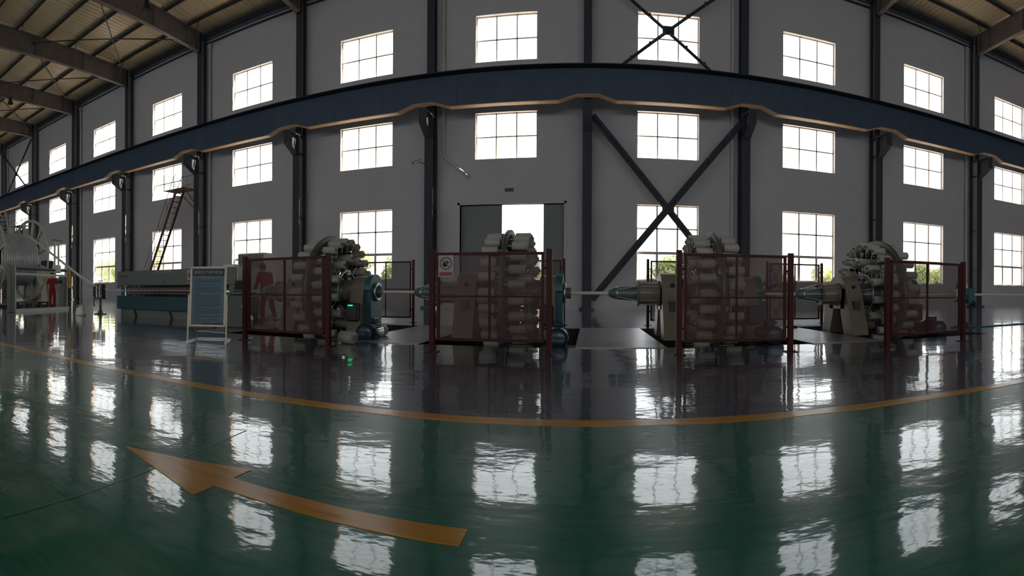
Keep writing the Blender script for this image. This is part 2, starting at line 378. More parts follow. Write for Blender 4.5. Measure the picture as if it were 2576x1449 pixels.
# ------------------------------------------------------------------ steel frame
ordn = ['first', 'second', 'third', 'fourth', 'fifth', 'sixth', 'seventh', 'eighth', 'ninth', 'tenth', 'eleventh', 'twelfth']
cols = [k for k in range(-3, 9)]
place = {-3: 'at the far left edge', -2: 'behind the big hose reel', -1: 'right of the big hose reel', 0: 'behind the left end of the long green machine',
         1: 'with the steep access stair', 2: 'behind the first bobbin wheel', 3: 'left of the gate, carrying the camera', 4: 'right of the gate, at the foot of the big cross bracing',
         5: 'at the right end of the big cross bracing', 6: 'behind the fourth bobbin wheel', 7: 'behind the red-handled guide stand', 8: 'past the last window on the right'}
for k in cols:
    X = colx(k)
    c = thing('steel_column', 'dark blue steel column ' + place[k], 'column', (X, 25.4, 0), 'columns along the far wall')
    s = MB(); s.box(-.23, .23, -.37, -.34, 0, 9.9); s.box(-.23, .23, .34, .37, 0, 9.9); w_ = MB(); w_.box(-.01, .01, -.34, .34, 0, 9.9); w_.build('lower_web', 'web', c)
    for z in (2.5, 5.2, 8.9): s.box(-.2, .2, -.34, .34, z, z + .02)
    s.build('lower_shaft', 'steel', c)
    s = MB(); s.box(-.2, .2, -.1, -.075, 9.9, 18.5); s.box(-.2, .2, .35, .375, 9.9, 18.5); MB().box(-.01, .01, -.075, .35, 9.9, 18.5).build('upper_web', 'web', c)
    s.build('upper_shaft', 'steel', c)
    s = MB(); s.prism([(-.37, 9.9), (-.37, 8.75), (-1.35, 9.3), (-1.35, 9.9)], -.012, .012, 'X'); s.box(-.2, .2, -1.4, .3, 9.9, 9.95)
    s.box(-.2, .2, -1.38, -1.34, 9.25, 9.9)
    s.add([(-.2, -.37, 8.73), (.2, -.37, 8.73), (.2, -1.38, 9.27), (-.2, -1.38, 9.27)], [(0, 1, 2, 3)]); s.box(-.11, -.09, -1.2, -1.18, 9.3, 9.9)
    s.build('bracket', 'steel', c)
    s = MB(); s.box(-.36, .36, -.5, .5, 0, .1)
    for sx in (-.3, .3):
        for sy in (-.42, .42): s.lathe([(.03, .04), (.03, .1)], 6, c=(sx, sy, 0))
    s.build('base_plate', 'steel', c)

# crane beam, fish-bellied
cb = thing('crane_beam', 'long dark blue crane runway beam along the far wall', 'crane beam', (0, 24.25, 0))
s = MB(); top = 11.52; ends = 10.22; mid = 9.93
vx = [XL + .3]
prof = [(XL + .3, mid)]
for k in cols:
    X = colx(k); prof += [(X - 1.35, mid), (X - .5, ends), (X + .5, ends), (X + 1.35, mid)]
prof += [(XR - .3, mid)]
prof = [p for p in prof if XL + .3 <= p[0] <= XR - .3]
n = len(prof)
for y in (-.012, .012):
    s.add([(p[0], y, p[1]) for p in prof] + [(p[0], y, top) for p in prof], [(i, i + 1, n + i + 1, n + i) for i in range(n - 1)])
x = XL + .6
while x < XR: s.box(x - .006, x + .006, -.022, .022, 10.0, top); x += 1.34
s.build('web', 'beam', cb)
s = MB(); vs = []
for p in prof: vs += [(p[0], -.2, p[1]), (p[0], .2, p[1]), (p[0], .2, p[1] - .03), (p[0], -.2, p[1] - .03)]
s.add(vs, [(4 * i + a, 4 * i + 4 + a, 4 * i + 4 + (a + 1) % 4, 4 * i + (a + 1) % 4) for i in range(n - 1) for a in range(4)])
s.build('bottom_flange', 'flange', cb)['label'] = 'bottom flange, tan with warm bounce light in the colour'
s = MB(); s.box(XL + .3, XR - .3, -.28, .28, top, top + .04); s.box(XL + .3, XR - .3, -.5, -.28, top - .02, top + .02); s.build('top_flange', 'steel', cb)
s = MB(); s.box(XL + .3, XR - .3, -.05, .05, top + .04, top + .07); s.box(XL + .3, XR - .3, -.01, .01, top + .07, top + .13); s.box(XL + .3, XR - .3, -.035, .035, top + .13, top + .17)
s.build('rail', 'dark', cb)

# cross bracing
def lattice(mb, a, b, w=.16):
    a = Vector(a); b = Vector(b); mb.bar(a, b, .02, w); mb.bar(a + Vector((0, -.09, 0)), b + Vector((0, -.09, 0)), .09, .02)
    n = int((b - a).length / 1.2)
    for i in range(1, n): p = a.lerp(b, i / n); mb.box(p.x - .05, p.x + .05, p.y - .12, p.y + .02, p.z - w * .62, p.z + w * .62)
def cross(k0, z0, z1, y, w, label):
    xa, xb = colx(k0) + .25, colx(k0 + 1) - .25
    c = thing('cross_brace', label, 'bracing', ((xa + xb) / 2, y, z0), 'cross bracing between columns')
    for nm, p, q, dy in (('diagonal', (xa, z0), (xb, z1), 0), ('diagonal', (xa, z1), (xb, z0), .14)):
        s = MB(); lattice(s, (p[0] - c.location.x, dy, p[1] - z0), (q[0] - c.location.x, dy, q[1] - z0), w); s.build(nm, 'steel', c)
    s = MB(); s.box(-.3, .3, -.03, 0, (z1 - z0) / 2 - .22, (z1 - z0) / 2 + .22); s.build('gusset_plate', 'steel', c)
cross(4, .5, 9.6, 25.1, .34, 'large dark cross brace below the crane beam right of the gate')
cross(4, 11.0, 17.0, 25.3, .16, 'thin dark cross brace above the crane beam right of the gate')
cross(-3, 11.0, 17.0, 25.3, .16, 'thin dark cross brace above the crane beam at the far left')

# rafters
for k in cols:
    X = colx(k)
    names = {-3: 'at the far left edge', -2: 'meeting the column behind the hose reel', -1: 'meeting the column right of the hose reel', 0: 'above the left end of the long green machine',
             1: 'above the access stair', 2: 'above the first bobbin wheel', 3: 'left of the gate', 4: 'right of the gate', 5: 'at the right end of the cross bracing', 6: 'above the fourth bobbin wheel',
             7: 'at the top right corner', 8: 'past the last window on the right'}
    c = thing('roof_rafter', 'brown grey tapered steel rafter ' + names[k], 'rafter', (X, 25.1, 17.2), 'roof rafters')
    L = 25.1 - RID
    def zb(t): return -.02 + .026 * t + (.15 * min(t, 6) / 6)
    def zt(t): return roofz(25.1 - t) - .26 - 17.2
    ts = [0, 3, 6, 12, 20, L]
    s = MB()
    for xx in (-.008, .008):
        s.add([(xx, -t, zb(t)) for t in ts] + [(xx, -t, zt(t)) for t in ts], [(i, i + 1, 7 + i, 6 + i) for i in range(5)])
    for t in (1.0, 4, 8, 12, 16, 20): s.box(-.13, .13, -t - .005, -t + .005, zb(t), zt(t))
    s.build('web', 'rafter', c)
    for nm, zf, th in (('bottom_flange', zb, .03), ('top_flange', zt, -.03)):
        s = MB(); vs = []
        for t in ts: vs += [(-.15, -t, zf(t)), (.15, -t, zf(t)), (.15, -t, zf(t) - th), (-.15, -t, zf(t) - th)]
        s.add(vs, [(4 * i + a, 4 * i + 4 + a, 4 * i + 4 + (a + 1) % 4, 4 * i + (a + 1) % 4) for i in range(5) for a in range(4)] + [(0, 1, 2, 3)])
        s.build(nm, 'rafter', c)
    s = MB(); s.box(-.2, .2, -.03, 0, -.1, zt(0) + .1)
    for i in range(10):
        for sx in (-.12, .12): s.lathe([(.03, 0), (.03, .06)], 6, 'X', c=(sx if sx < 0 else sx - .06, -.25, .1 + i * .11))
    s.build('end_plate', 'rafter', c)
    for j in range(6):
        y = 24.2 - 2.15 * j * 1.0 - .0
        t = 25.1 - y
        if j % 2 == 0: 
            for sx in (-1, 1):
                s = MB(); s.bar((sx * .12, -t, zb(t) + .05), (sx * 1.05, -t, zt(t) + .1), .05, .012); s.build('brace', 'purlin', c)
# purlins
for j in range(12):
    y = 24.2 - 2.15 * j; z = roofz(y) - .25
    s = MB(); s.box(XL + .2, XR - .2, -.004, .004, 0, .22); s.box(XL + .2, XR - .2, -.075, .0, 0, .006); s.box(XL + .2, XR - .2, 0, .075, .214, .22); s.box(XL + .2, XR - .2, -.075, -.07, 0, .03)
    o = s.build('roof_purlin', 'purlin', loc=(0, y, z))
    tag(o, 'dark roof purlin running the length of the hall, %s from the far wall' % ordn[j], 'purlin', 'roof purlins')
e = thing('eave_beam', 'dark eave beam under the roof edge along the far wall', 'eave beam', (0, 25.85, 17.85))
MB().box(XL + .2, XR - .2, -.12, .12, .45, .72).build('gutter_box', 'steel', e)
MB().box(XL + .2, XR - .2, -.02, .12, 0, .06).build('ledge', 'steel', e)
MB().tube([(XL + .2, -.18, .28), (XR - .2, -.18, .28)], .07, 8).build('tie_tube', 'steel', e)
for k, txt in ((1, 'over the long green machine'), (0, 'over the guide stand'), (-1, 'over the hose reel'), (-2, 'at the far left')):
    xa, xb = colx(k - 1), colx(k)
    c = thing('roof_brace', 'crossed roof bracing rods ' + txt, 'bracing', ((xa + xb) / 2, 20.9, 18.1), 'roof bracing rods')
    for p, q in (((-4, -4.2), (4, 4.2)), ((-4, 4.2), (4, -4.2))):
        s = MB(); s.bar((p[0], p[1], -.058 * p[1]), (q[0], q[1], -.058 * q[1]), .06, .06); s.build('rod', 'purlin', c)
# lamps under the roof
for (x, y, z, lab) in ((-19.8, 16.8, 15.3, 'nearer of the two dark high bay lamps hanging from the roof'), (-34.8, 16.3, 15.0, 'farther of the two dark high bay lamps hanging from the roof')):
    c = thing('high_bay_lamp', lab, 'lamp', (x, y, z), 'hanging high bay lamps')
    MB().lathe([(.0, .34), (.1, .34), (.12, .3), (.12, .12), (.14, .08)], 16).build('ballast', 'black', c)
    MB().lathe([(.14, .1), (.17, .02), (.22, -.16), (.235, -.17), (.21, -.15), (.14, .02), (.0, .05)], 20).build('reflector', 'dark', c)
    MB().lathe([(.0, -.24), (.12, -.21), (.19, -.165), (.0, -.15)], 16).build('lens', 'perspex', c)
    MB().tube([(0, 0, .34), (0, 0, roofz(y) - z - .0)], .008, 6).build('hanger', 'dark', c)
    MB().tube([(.15, 0, .05), (.19, 0, .25), (0, 0, .42), (-.19, 0, .25), (-.15, 0, .05)], .01, 6).build('yoke', 'dark', c)
# down pipes
for k, lab in ((-3, 'at the far left edge'), (-1, 'beside the column right of the hose reel'), (1, 'beside the access stair column'), (5, 'beside the column at the right end of the cross bracing'), (7, 'beside the column behind the red-handled guide stand')):
    X = colx(k) + .5 + (0 if k < 4 else -1.0)
    c = thing('drain_pipe', 'pale vertical drain pipe ' + lab, 'pipe', (X, 25.85, 0), 'drain pipes down the far wall')
    MB().tube([(0, 0, .0), (0, 0, 17.6)], .075, 12).build('pipe', 'pipe', c)
    for z in (1, 4.5, 8, 11.5, 15): MB().lathe([(.085, z), (.085, z + .08)], 12).build('clamp', 'pipe', c)
    MB().box(-.14, .14, -.14, .1, 17.5, 17.75, ch=.02).build('hopper', 'pipe', c)
c = thing('drain_pipe', 'pale drain pipe with a slanting lower end, left of the gate window', 'pipe', (colx(3) + .55, 25.85, 0), 'drain pipes down the far wall')
MB().tube([(0, 0, 17.6), (0, 0, 8.1), (.06, 0, 7.95), (1.3, -.05, 6.9), (1.35, .1, 6.85)], .075, 12).build('pipe', 'pipe', c)
for z in (9, 12, 15): MB().lathe([(.085, z), (.085, z + .08)], 12).build('clamp', 'pipe', c)
MB().box(-.14, .14, -.14, .1, 17.5, 17.75, ch=.02).build('hopper', 'pipe', c)
# wall plaque, camera
tag(MB().box(-.23, .23, -.03, 0, -.09, .09, ch=.008).build('wall_plaque', 'dark', loc=(-4.1, 26, 6.12)), 'small dark plaque on the wall above the gate', 'plaque')
c = thing('security_camera', 'grey bullet security camera on the column left of the gate', 'camera', (-8.14, 25.02, 7.5))
s = MB(); s.tube([(-.42, -.15, .12), (-.72, -.35, -.06)], .075, 12); s.build('housing', 'pipe', c)
MB().tube([(-.72, -.35, -.06), (-.74, -.363, -.072)], .06, 12).build('lens', 'black', c)
s = MB(); s.bar((-.36, -.1, .22), (-.8, -.4, -.02), .2, .012); s.build('sunshield', 'pipe', c)
MB().tube([(0, 0, -.1), (-.2, -.04, -.05), (-.5, -.2, .03)], .022, 8).build('arm', 'dark', c)
MB().box(-.08, .08, -.03, .02, -.22, 0).build('mount', 'dark', c)

# ------------------------------------------------------------------ access stairs
def stair(x_top, x_bot, ztop, y, label, zbot=0, plat=1.9):
    c = thing('access_stair', label, 'stair', (x_bot, y, zbot), 'steep stairs to the crane beam')
    dx = x_top - x_bot; H = ztop - zbot; sg = 1 if dx > 0 else -1
    for yy in (0, .7):
        s = MB(); s.bar((0, yy, 0), (dx, yy, H), .05, .2); s.build('stringer', 'rust', c)
    n = int(H / .36)
    for i in range(1, n): t = i / n; MB().box(dx * t - .09, dx * t + .09, .02, .68, H * t - .015, H * t + .015).build('tread', 'rust', c)
    for yy in (0, .7):
        s = MB(); s.tube([(-.3 * sg, yy, .9), (dx - .3 * sg, yy, H + .9), (dx, yy, H + 1.1)], .022, 6); s.tube([(-.15 * sg, yy, .45), (dx - .15 * sg, yy, H + .45)], .016, 6)
        for i in range(0, 6): t = i / 5; s.tube([(dx * t, yy, H * t), (dx * t - .3 * sg, yy, H * t + .9)], .016, 6)
        s.build('handrail', 'rust', c)
    s = MB(); s.box(dx - .5 * plat * 1.0, dx + .55 * plat, -.25, 1.0, H, H + .05); s.build('platform', 'rust', c)
    s = MB(); s.bar((dx + .5 * plat, -.1, H), (dx + .75 * plat, .4, H - 1.1), .06, .06); s.bar((dx + .1, -.1, H), (dx + .75 * plat, .4, H - 1.4), .06, .06); s.build('strut', 'rust', c)
    s = MB()
    for xx in (-.5 * plat, 0, .5 * plat):
        s.tube([(dx + xx, 1.0, H), (dx + xx, 1.0, H + 1.1)], .016, 6)
    for z in (.5, 1.1): s.tube([(dx - .5 * plat, -.25, H + z), (dx - .5 * plat, 1.0, H + z), (dx + .5 * plat, 1.0, H + z)], .016, 6)
    s.tube([(dx - .5 * plat, -.25, H), (dx - .5 * plat, -.25, H + 1.1)], .016, 6); s.build('guard_rail', 'rust', c)
M['rust'] = mat('rusty_red_steel', (.10, .045, .035), .6, var=.4, scale=8)
stair(-25.2, -29.0, 7.7, 24.1, 'steep dark red access stair with handrails behind the long green machine')
stair(-49.6, -53.4, 7.7, 24.1, 'steep access stair behind the big hose reel')

# ------------------------------------------------------------------ stranding machines
AY, AZ = 10.1, .85
AX = [-5.5, -1.55, 2.42, 6.35]
ORD = ['first', 'second', 'third', 'fourth']
PKG = None
def bobbin_proto():
    o = MB().lathe([(.034, -.15), (.074, -.15), (.084, -.14), (.085, .14), (.074, .15), (.034, .15)], 16, 'X')
    ob = o.build('yarn_bobbin', 'yarn')
    c = MB().lathe([(.035, -.175), (.035, .175), (.024, .175), (.024, -.175), (.035, -.175)], 12, 'X').build('core', 'core', ob)
    return ob
proto = bobbin_proto(); used = [False]
RO, RI = 1.10, .74
nb = 0
mot = [(-3.85, 8.45), (-.5, 8.35), (3.2, 8.6), (6.95, 8.68)]
for i, X in enumerate(AX):
    c = thing('stranding_machine', '%s bobbin wheel machine from the left, behind the red fence' % ORD[i], 'machine', (X, AY, 0), 'stranding machines in the line')
    # wheel
    s = MB(); s.lathe([(1.03, -.045), (1.22, -.045), (1.25, -.03), (1.25, .03), (1.22, .045), (1.03, .045), (1.03, -.045)], 64, 'X', (0, 0, AZ))
    s.lathe([(.62, -.03), (.82, -.03), (.82, .03), (.62, .03), (.62, -.03)], 48, 'X', (0, 0, AZ))
    s.lathe([(.1, -.06), (.38, -.06), (.38, .06), (.1, .06)], 32, 'X', (0, 0, AZ))
    for j in range(12):
        t = 2 * PI * (j + .5) / 12; s.bar((0, .3 * math.cos(t), AZ + .3 * math.sin(t)), (0, 1.08 * math.cos(t), AZ + 1.08 * math.sin(t)), .07, .05)
    s.build('wheel', 'disc', c)
    MB().tube([(-1.1, 0, AZ), (1.2, 0, AZ)], .11, 20).build('shaft', 'sage', c)
    s = MB(); s.lathe([(.1, -.5), (.2, -.48), (.3, -.1), (.3, .1), (.2, .48), (.1, .5)], 24, 'X', (0, 0, AZ)); s.build('hub', 'disc', c)
    s = MB()
    for sd in (-1, 1):
        for j in range(24):
            t = 2 * PI * (j + .25 * (1 + sd)) / 24; s = MB(); s.tube([(0, RO * math.cos(t), AZ + RO * math.sin(t)), (sd * .42, RO * math.cos(t), AZ + RO * math.sin(t))], .02, 6); s.build('spindle', 'chrome', c)
        for j in range(12):
            t = 2 * PI * (j + .3) / 12; s = MB(); s.tube([(0, RI * math.cos(t), AZ + RI * math.sin(t)), (sd * .5, RI * math.cos(t), AZ + RI * math.sin(t))], .02, 6); s.build('spindle', 'chrome', c)
    for sd in (-1, 1):
        s = MB()
        for j in range(24):
            t = 2 * PI * (j + .25 * (1 + sd)) / 24; q = t
            s.tube([(sd * .42, RO * math.cos(t), AZ + RO * math.sin(t)), (sd * .35, .5 * math.cos(q), AZ + .5 * math.sin(q)), (-.75, .16 * math.cos(q), AZ + .16 * math.sin(q))] if sd < 0 else
                   [(sd * .42, RO * math.cos(t), AZ + RO * math.sin(t)), (.3, .4 * math.cos(q), AZ + .4 * math.sin(q))], .0045, 4, smooth=False)
        MB().lathe([(.44, sd * .33), (.47, sd * .33), (.47, sd * .35), (.44, sd * .35), (.44, sd * .33)], 32, 'X', (0, 0, AZ)).build('guide_ring', 'chrome', c)
        s.build('yarn_threads', 'chrome', c)
    # tensioners
    for j in range(24):
        t = 2 * PI * (j + .6) / 24; rr = .93
        MB().box(-.28, .28, -.02, .02, -.03, .03, mt=Matrix.Translation((0, rr * math.cos(t), AZ + rr * math.sin(t))) @ Matrix.Rotation(t, 4, 'X')).build('tension_bracket', 'dark', c)
    # left pedestal: inverted U with round bearing top
    def arch(R, n=14): return [(R * math.cos(PI * j / n), AZ + R * math.sin(PI * j / n)) for j in range(n + 1)]
    s = MB(); outer = [(.72, -.02)] + [(.36, AZ + .0)] + [(.36 * math.cos(PI * j / 14), AZ + .36 * math.sin(PI * j / 14)) for j in range(1, 14)] + [(-.36, AZ), (-.72, -.02), (-.34, -.02), (-.24, AZ - .42), (.24, AZ - .42), (.34, -.02)]
    # front and back legs as box columns with sloping sides
    for sg in (-1, 1):
        s.prism([(sg * .34, -.02), (sg * .74, -.02), (sg * .40, AZ + .12), (sg * .18, AZ + .12), (sg * .18, AZ - .4)], -1.02, -.62, 'X')
    s.prism([(.40, AZ + .12)] + [(.40 * math.cos(PI * j / 14), AZ + .05 + .36 * math.sin(PI * j / 14)) for j in range(1, 14)] + [(-.40, AZ + .12), (-.34, AZ - .32), (.34, AZ - .32)], -1.02, -.62, 'X')
    s.build('left_pedestal', 'beige', c)
    MB().lathe([(.29, -.62), (.29, -.5), (.2, -.48)], 28, 'X', (0, 0, AZ)).build('bearing_cap', 'sage', c)
    s = MB(); s.lathe([(.05, -1.055), (.055, -1.06)], 16, 'X', (0, 0, AZ))
    # badge and hatch on the side that faces the aisle
    s = MB(); s.lathe([(.0, -.425), (.04, -.425), (.04, -.40)], 16, 'Y', (-.82, 0, AZ + .16)); s.build('badge', 'black', c)
    s = MB(); s.box(-.9, -.74, -.58, -.40, AZ - .34, AZ - .15); s.build('hatch', 'dark', c)
    # closing die and nose cone toward the left
    s = MB(); s.lathe([(.215, -1.45), (.215, -1.02), (.25, -1.02), (.25, -1.06), (.215, -1.06)], 28, 'X', (0, 0, AZ)); s.lathe([(.255, -1.47), (.255, -1.43), (.2, -1.43), (.2, -1.47), (.255, -1.47)], 28, 'X', (0, 0, AZ)); s.build('die_sleeve', 'beige', c)
    s = MB(); s.lathe([(.04, -2.03), (.075, -2.0), (.105, -1.94), (.12, -1.86), (.125, -1.8), (.15, -1.46)], 24, 'X', (0, 0, AZ)); s.build('nose_cone', 'tealgrey', c)
    s = MB()
    for j in range(10):
        t = 2 * PI * j / 10; s.tube([(-1.86, .12 * math.cos(t), AZ + .12 * math.sin(t)), (-1.45, .24 * math.cos(t), AZ + .24 * math.sin(t))], .008, 5)
        s.tube([(-1.45, .235 * math.cos(t), AZ + .235 * math.sin(t)), (-1.04, .235 * math.cos(t), AZ + .235 * math.sin(t))], .008, 5)
    s.lathe([(.115, -1.88), (.13, -1.88), (.13, -1.84), (.115, -1.84), (.115, -1.88)], 20, 'X', (0, 0, AZ)); s.build('guide_rods', 'chrome', c)
    # right gearbox and chain guard
    s = MB()
    s.prism([(-.62, -.02), (.62, -.02), (.36, AZ + .1)] + [(.36 * math.cos(PI * j / 12), AZ + .02 + .33 * math.sin(PI * j / 12)) for j in range(1, 12)] + [(-.36, AZ + .1)], .62, .92, 'X')
    s.lathe([(.26, .36), (.26, .62)], 28, 'X', (0, 0, AZ)); s.build('right_pedestal', 'beige', c)
    s = MB()
    s.prism([(-.24, -.25), (.24, -.25), (.31, AZ)] + [(.36 * math.cos(PI * j / 16), AZ + .04 + .34 * math.sin(PI * j / 16)) for j in range(0, 17)] + [(-.31, AZ)], .92, 1.05, 'X')
    s.build('chain_guard', 'teal', c)
    s = MB(); s.lathe([(.13, 1.05), (.2, 1.05), (.2, 1.1), (.17, 1.11), (.13, 1.1), (.13, 1.05)], 28, 'X', (0, 0, AZ)); s.build('bearing_ring', 'chrome', c)
    MB().lathe([(.12, 1.052), (.12, 1.056)], 24, 'X', (0, 0, AZ)).build('bore', 'black', c)
    s = MB(); s.box(.64, .9, -.66, -.5, .25, .62, ch=.02); sb = s.build('switch_box', 'dark', c)
    s = MB(); s.box(.70, .80, -.675, -.66, .56, .58); s.build('indicator_light', 'led' if i == 0 else 'dark', sb)
    # motor in the pit opening
    mx, my = mot[i]
    c2 = thing('electric_motor', 'blue electric motor at the floor beside the %s bobbin wheel' % ORD[i], 'motor', (mx, my, .12), 'drive motors beside the wheels')
    s = MB(); s.lathe([(.0, -.28), (.12, -.28), (.17, -.25), (.175, -.1)], 28, 'Y'); s.build('fan_cowl', 'bluem', c2)
    s = MB(); s.lathe([(.155, -.1), (.155, .3), (.12, .34), (.0, .34)], 28, 'Y')
    for j in range(20):
        t = 2 * PI * j / 20; s.box(-.003, .003, -.08, .26, .15, .178, mt=Matrix.Rotation(t, 4, 'Y'))
    s.build('finned_body', 'bluem', c2)
    MB().box(-.09, .09, -.02, .18, .17, .26, ch=.015).build('terminal_box', 'bluem', c2)
    MB().tube([(0, .3, 0), (0, .62, 0)], .11, 20).build('gearbox', 'bluem', c2)
    s = MB(); s.box(-.17, .17, -.12, .3, -.21, -.15); s.box(-.3, .3, -.2, .75, -.35, -.2); s.box(-.3, -.2, -.2, .75, -.97, -.3); s.box(.2, .3, -.2, .75, -.97, -.3); s.build('mounting_base', 'black', c2)
    # bobbins
    for sd in (-1, 1):
        for ring, (R, N, off) in enumerate(((RO, 24, .25 * (1 + sd)), (RI, 12, .3))):
            for j in range(N):
                t = 2 * PI * (j + off) / N; z = AZ + R * math.sin(t)
                if z < -.12: continue
                if used[0]: o = copy_tree(proto)
                else: o = proto; used[0] = True
                o.location = (X + sd * (.27 if ring == 0 else .36), AY + R * math.cos(t), z)
                nb += 1
                side = 'aisle side' if math.cos(t) < 0 else 'wall side'
                deg = abs(math.degrees(math.atan2(math.cos(t), math.sin(t)))); step = 360 / N
                rank = int(deg / step + (.5 if (off == 0 or True) else 0)); rk = 'topmost' if deg < step * .4 else '%s below top' % ordn[max(0, min(11, int(math.ceil(deg / step - .4)) - 1))]
                lab = '%s wheel, %s face, %s ring: white yarn bobbin, %s%s' % (ORD[i], 'left' if sd < 0 else 'right', 'outer' if ring == 0 else 'inner', rk, '' if rk == 'topmost' else ', ' + side)
                tag(o, lab, 'bobbin', 'yarn bobbins on the wheels')
print('bobbins', nb)
# steel floor plates over the pit
for (x0, x1, lab) in ((-7.6, -6.75, 'left of the first bobbin wheel'), (-4.12, -2.72, 'between the first and second bobbin wheels'), (-.2, 1.22, 'between the second and third bobbin wheels'), (3.72, 5.1, 'between the third and fourth bobbin wheels')):
    tag(MB().box(x0, x1, PY0 - .06, PY1 + .06, .002, .012).build('floor_plate', 'plate'), 'grey steel floor plate ' + lab, 'floor plate', 'steel plates over the pit')

# ------------------------------------------------------------------ fences
def fence(xa, xb, y, zt, label, right_extra=False, left_extra=False, group='red mesh fences', post=.038):
    c = thing('mesh_fence', label, 'fence', ((xa + xb) / 2, y, 0), group)
    W = (xb - xa) / 2; zb, zm = .17, .80
    if y > 9: zb, zm = .12, .92
    for sx in (-W, W):
        s = MB(); s.box(sx - post, sx + post, -post, post, 0, zt + .03, ch=.004); p = s.build('post', 'red', c)
        MB().box(sx - .09, sx + .09, -.09, .09, 0, .012).build('foot_plate', 'red', p)
    s = MB(); t = .02
    a0, a1 = -W + .07, W - .07
    s.box(a0, a1, -t, t, zt - .05, zt - .01); s.box(a0, a1, -t, t, zb, zb + .04); s.box(a0, a1, -.012, .012, zm - .012, zm + .012)
    s.box(a0, a0 + .04, -t + .002, t - .002, zb + .001, zt - .011); s.box(a1 - .04, a1, -t + .002, t - .002, zb + .001, zt - .011); s.box(-.014, .014, -.015, .015, zb + .002, zt - .02)
    for z in (.35, zt - .25):
        s.box(-W, a0 + .02, -.01, .01, z, z + .03); s.box(a1 - .02, W, -.01, .01, z, z + .03)
    s.build('panel_frame', 'red', c)
    s = MB(); s.add([(a0 + .02, .0, zb + .02), (a1 - .02, .0, zb + .02), (a1 - .02, 0, zt - .03), (a0 + .02, 0, zt - .03)], [(0, 1, 2, 3)]); s.build('wire_mesh', 'net', c)
    return c
F1 = fence(-5.57, -3.91, 7.0, 1.43, 'red mesh fence panel in front of the first bobbin wheel')
F2 = fence(-2.21, -.54, 7.0, 1.43, 'red mesh fence panel with a warning sign, in front of the second bobbin wheel')
F3 = fence(1.25, 2.92, 7.0, 1.43, 'red mesh fence panel in front of the third bobbin wheel')
F4 = fence(4.63, 6.3, 7.0, 1.43, 'red mesh fence panel in front of the fourth bobbin wheel')
fence(-6.46, -4.78, 13.4, 1.72, 'red mesh fence panel behind the first bobbin wheel', post=.035)
fence(-2.35, -.65, 13.4, 1.72, 'red mesh fence panel behind the second bobbin wheel', post=.035)
fence(1.56, 3.25, 13.4, 1.72, 'red mesh fence panel behind the third bobbin wheel', post=.035)
fence(4.88, 6.57, 13.4, 1.72, 'red mesh fence panel behind the fourth bobbin wheel', post=.035)

def nohand(parent_loc, w, h, label, name='warning_sign', yaw=0, hang=True):
    c = thing(name, label, 'sign', parent_loc, 'no touching warning signs')
    MB().box(-w / 2, w / 2, -.003, .003, -h / 2, h / 2).build('board', 'signwhite', c)
    R = w * .40; cz = h * .13
    s = MB(); s.lathe([(R, -.006), (R * .84, -.006), (R * .84, -.003), (R, -.003), (R, -.006)], 32, 'Y', (0, 0, cz))
    a = R * .66; s.bar((-a, -.0055, cz + a), (a, -.0055, cz - a), .003, R * .16); s.build('prohibition_ring', 'signred', c)
    s = MB(); s.lathe([(.0, -.005), (R * .38, -.005), (R * .38, -.003)], 16, 'Y', (-R * .15, 0, cz - R * .15))
    for j in range(4): s.bar((-R * .1 + j * R * .1, -.0045, cz), (R * .15 + j * R * .14, -.0045, cz + R * (.42 - j * .08)), .003, R * .12)
    s.build('hand_symbol', 'signdk', c)
    MB().box(-w * .42, w * .42, -.005, -.003, -h * .44, -h * .27).build('caption_bar', 'signred', c)
    return c
nohand((-2.0, 6.965, 1.225), .225, .31, 'white no-touching sign with red ring hanging on the fence before the second bobbin wheel')

# ------------------------------------------------------------------ cable line
def hose(name, pts, r, m, label, cat='hose', n=10):
    return tag(MB().tube(pts, r, n).build(name, m), label, cat)
hose('hose_line', [(AX[3] + 1.1, AY, AZ), (8.0, AY, AZ), (12, AY + .1, AZ - .0), (20, AY + .3, AZ - .03), (34, AY + .5, AZ)], .034, 'cable', 'pale hose entering the fourth bobbin wheel from the right')
hose('hose_line', [(AX[2] + 1.1, AY, AZ), (AX[3] - 2.0, AY, AZ)], .03, 'cable', 'pale hose between the third and fourth bobbin wheels')
hose('hose_line', [(AX[1] + 1.1, AY, AZ), (AX[2] - 2.0, AY, AZ)], .036, 'cable', 'pale hose between the second and third bobbin wheels')
hose('hose_line', [(AX[0] + 1.1, AY, AZ), (AX[1] - 2.0, AY, AZ)], .036, 'cable', 'pale hose between the first and second bobbin wheels')
hose('hose_line', [(-8.6, AY + .6, AZ), (AX[0] - 2.0, AY, AZ)], .034, 'cable', 'pale hose between the control desk and the first bobbin wheel')

# spare bobbin on the floor, puck
o = copy_tree(proto); o.location = (-3.82, 7.5, .105); o.rotation_euler = (0, 0, -.3); o.scale = (1.05, 1.2, 1.2); tag(o, 'large white yarn bobbin lying on the floor beside the first fence', 'bobbin'); o['group'] = 'loose things on the floor'
o.scale = (.62 / .62, 1.2, 1.2); 
tag(MB().lathe([(.03, 0), (.07, 0), (.075, .02), (.075, .05), (.03, .055)], 20).build('tape_roll', 'dark', loc=(4.95, 11.6, .013)), 'dark tape roll lying on the steel plate left of the fourth bobbin wheel', 'tape roll')

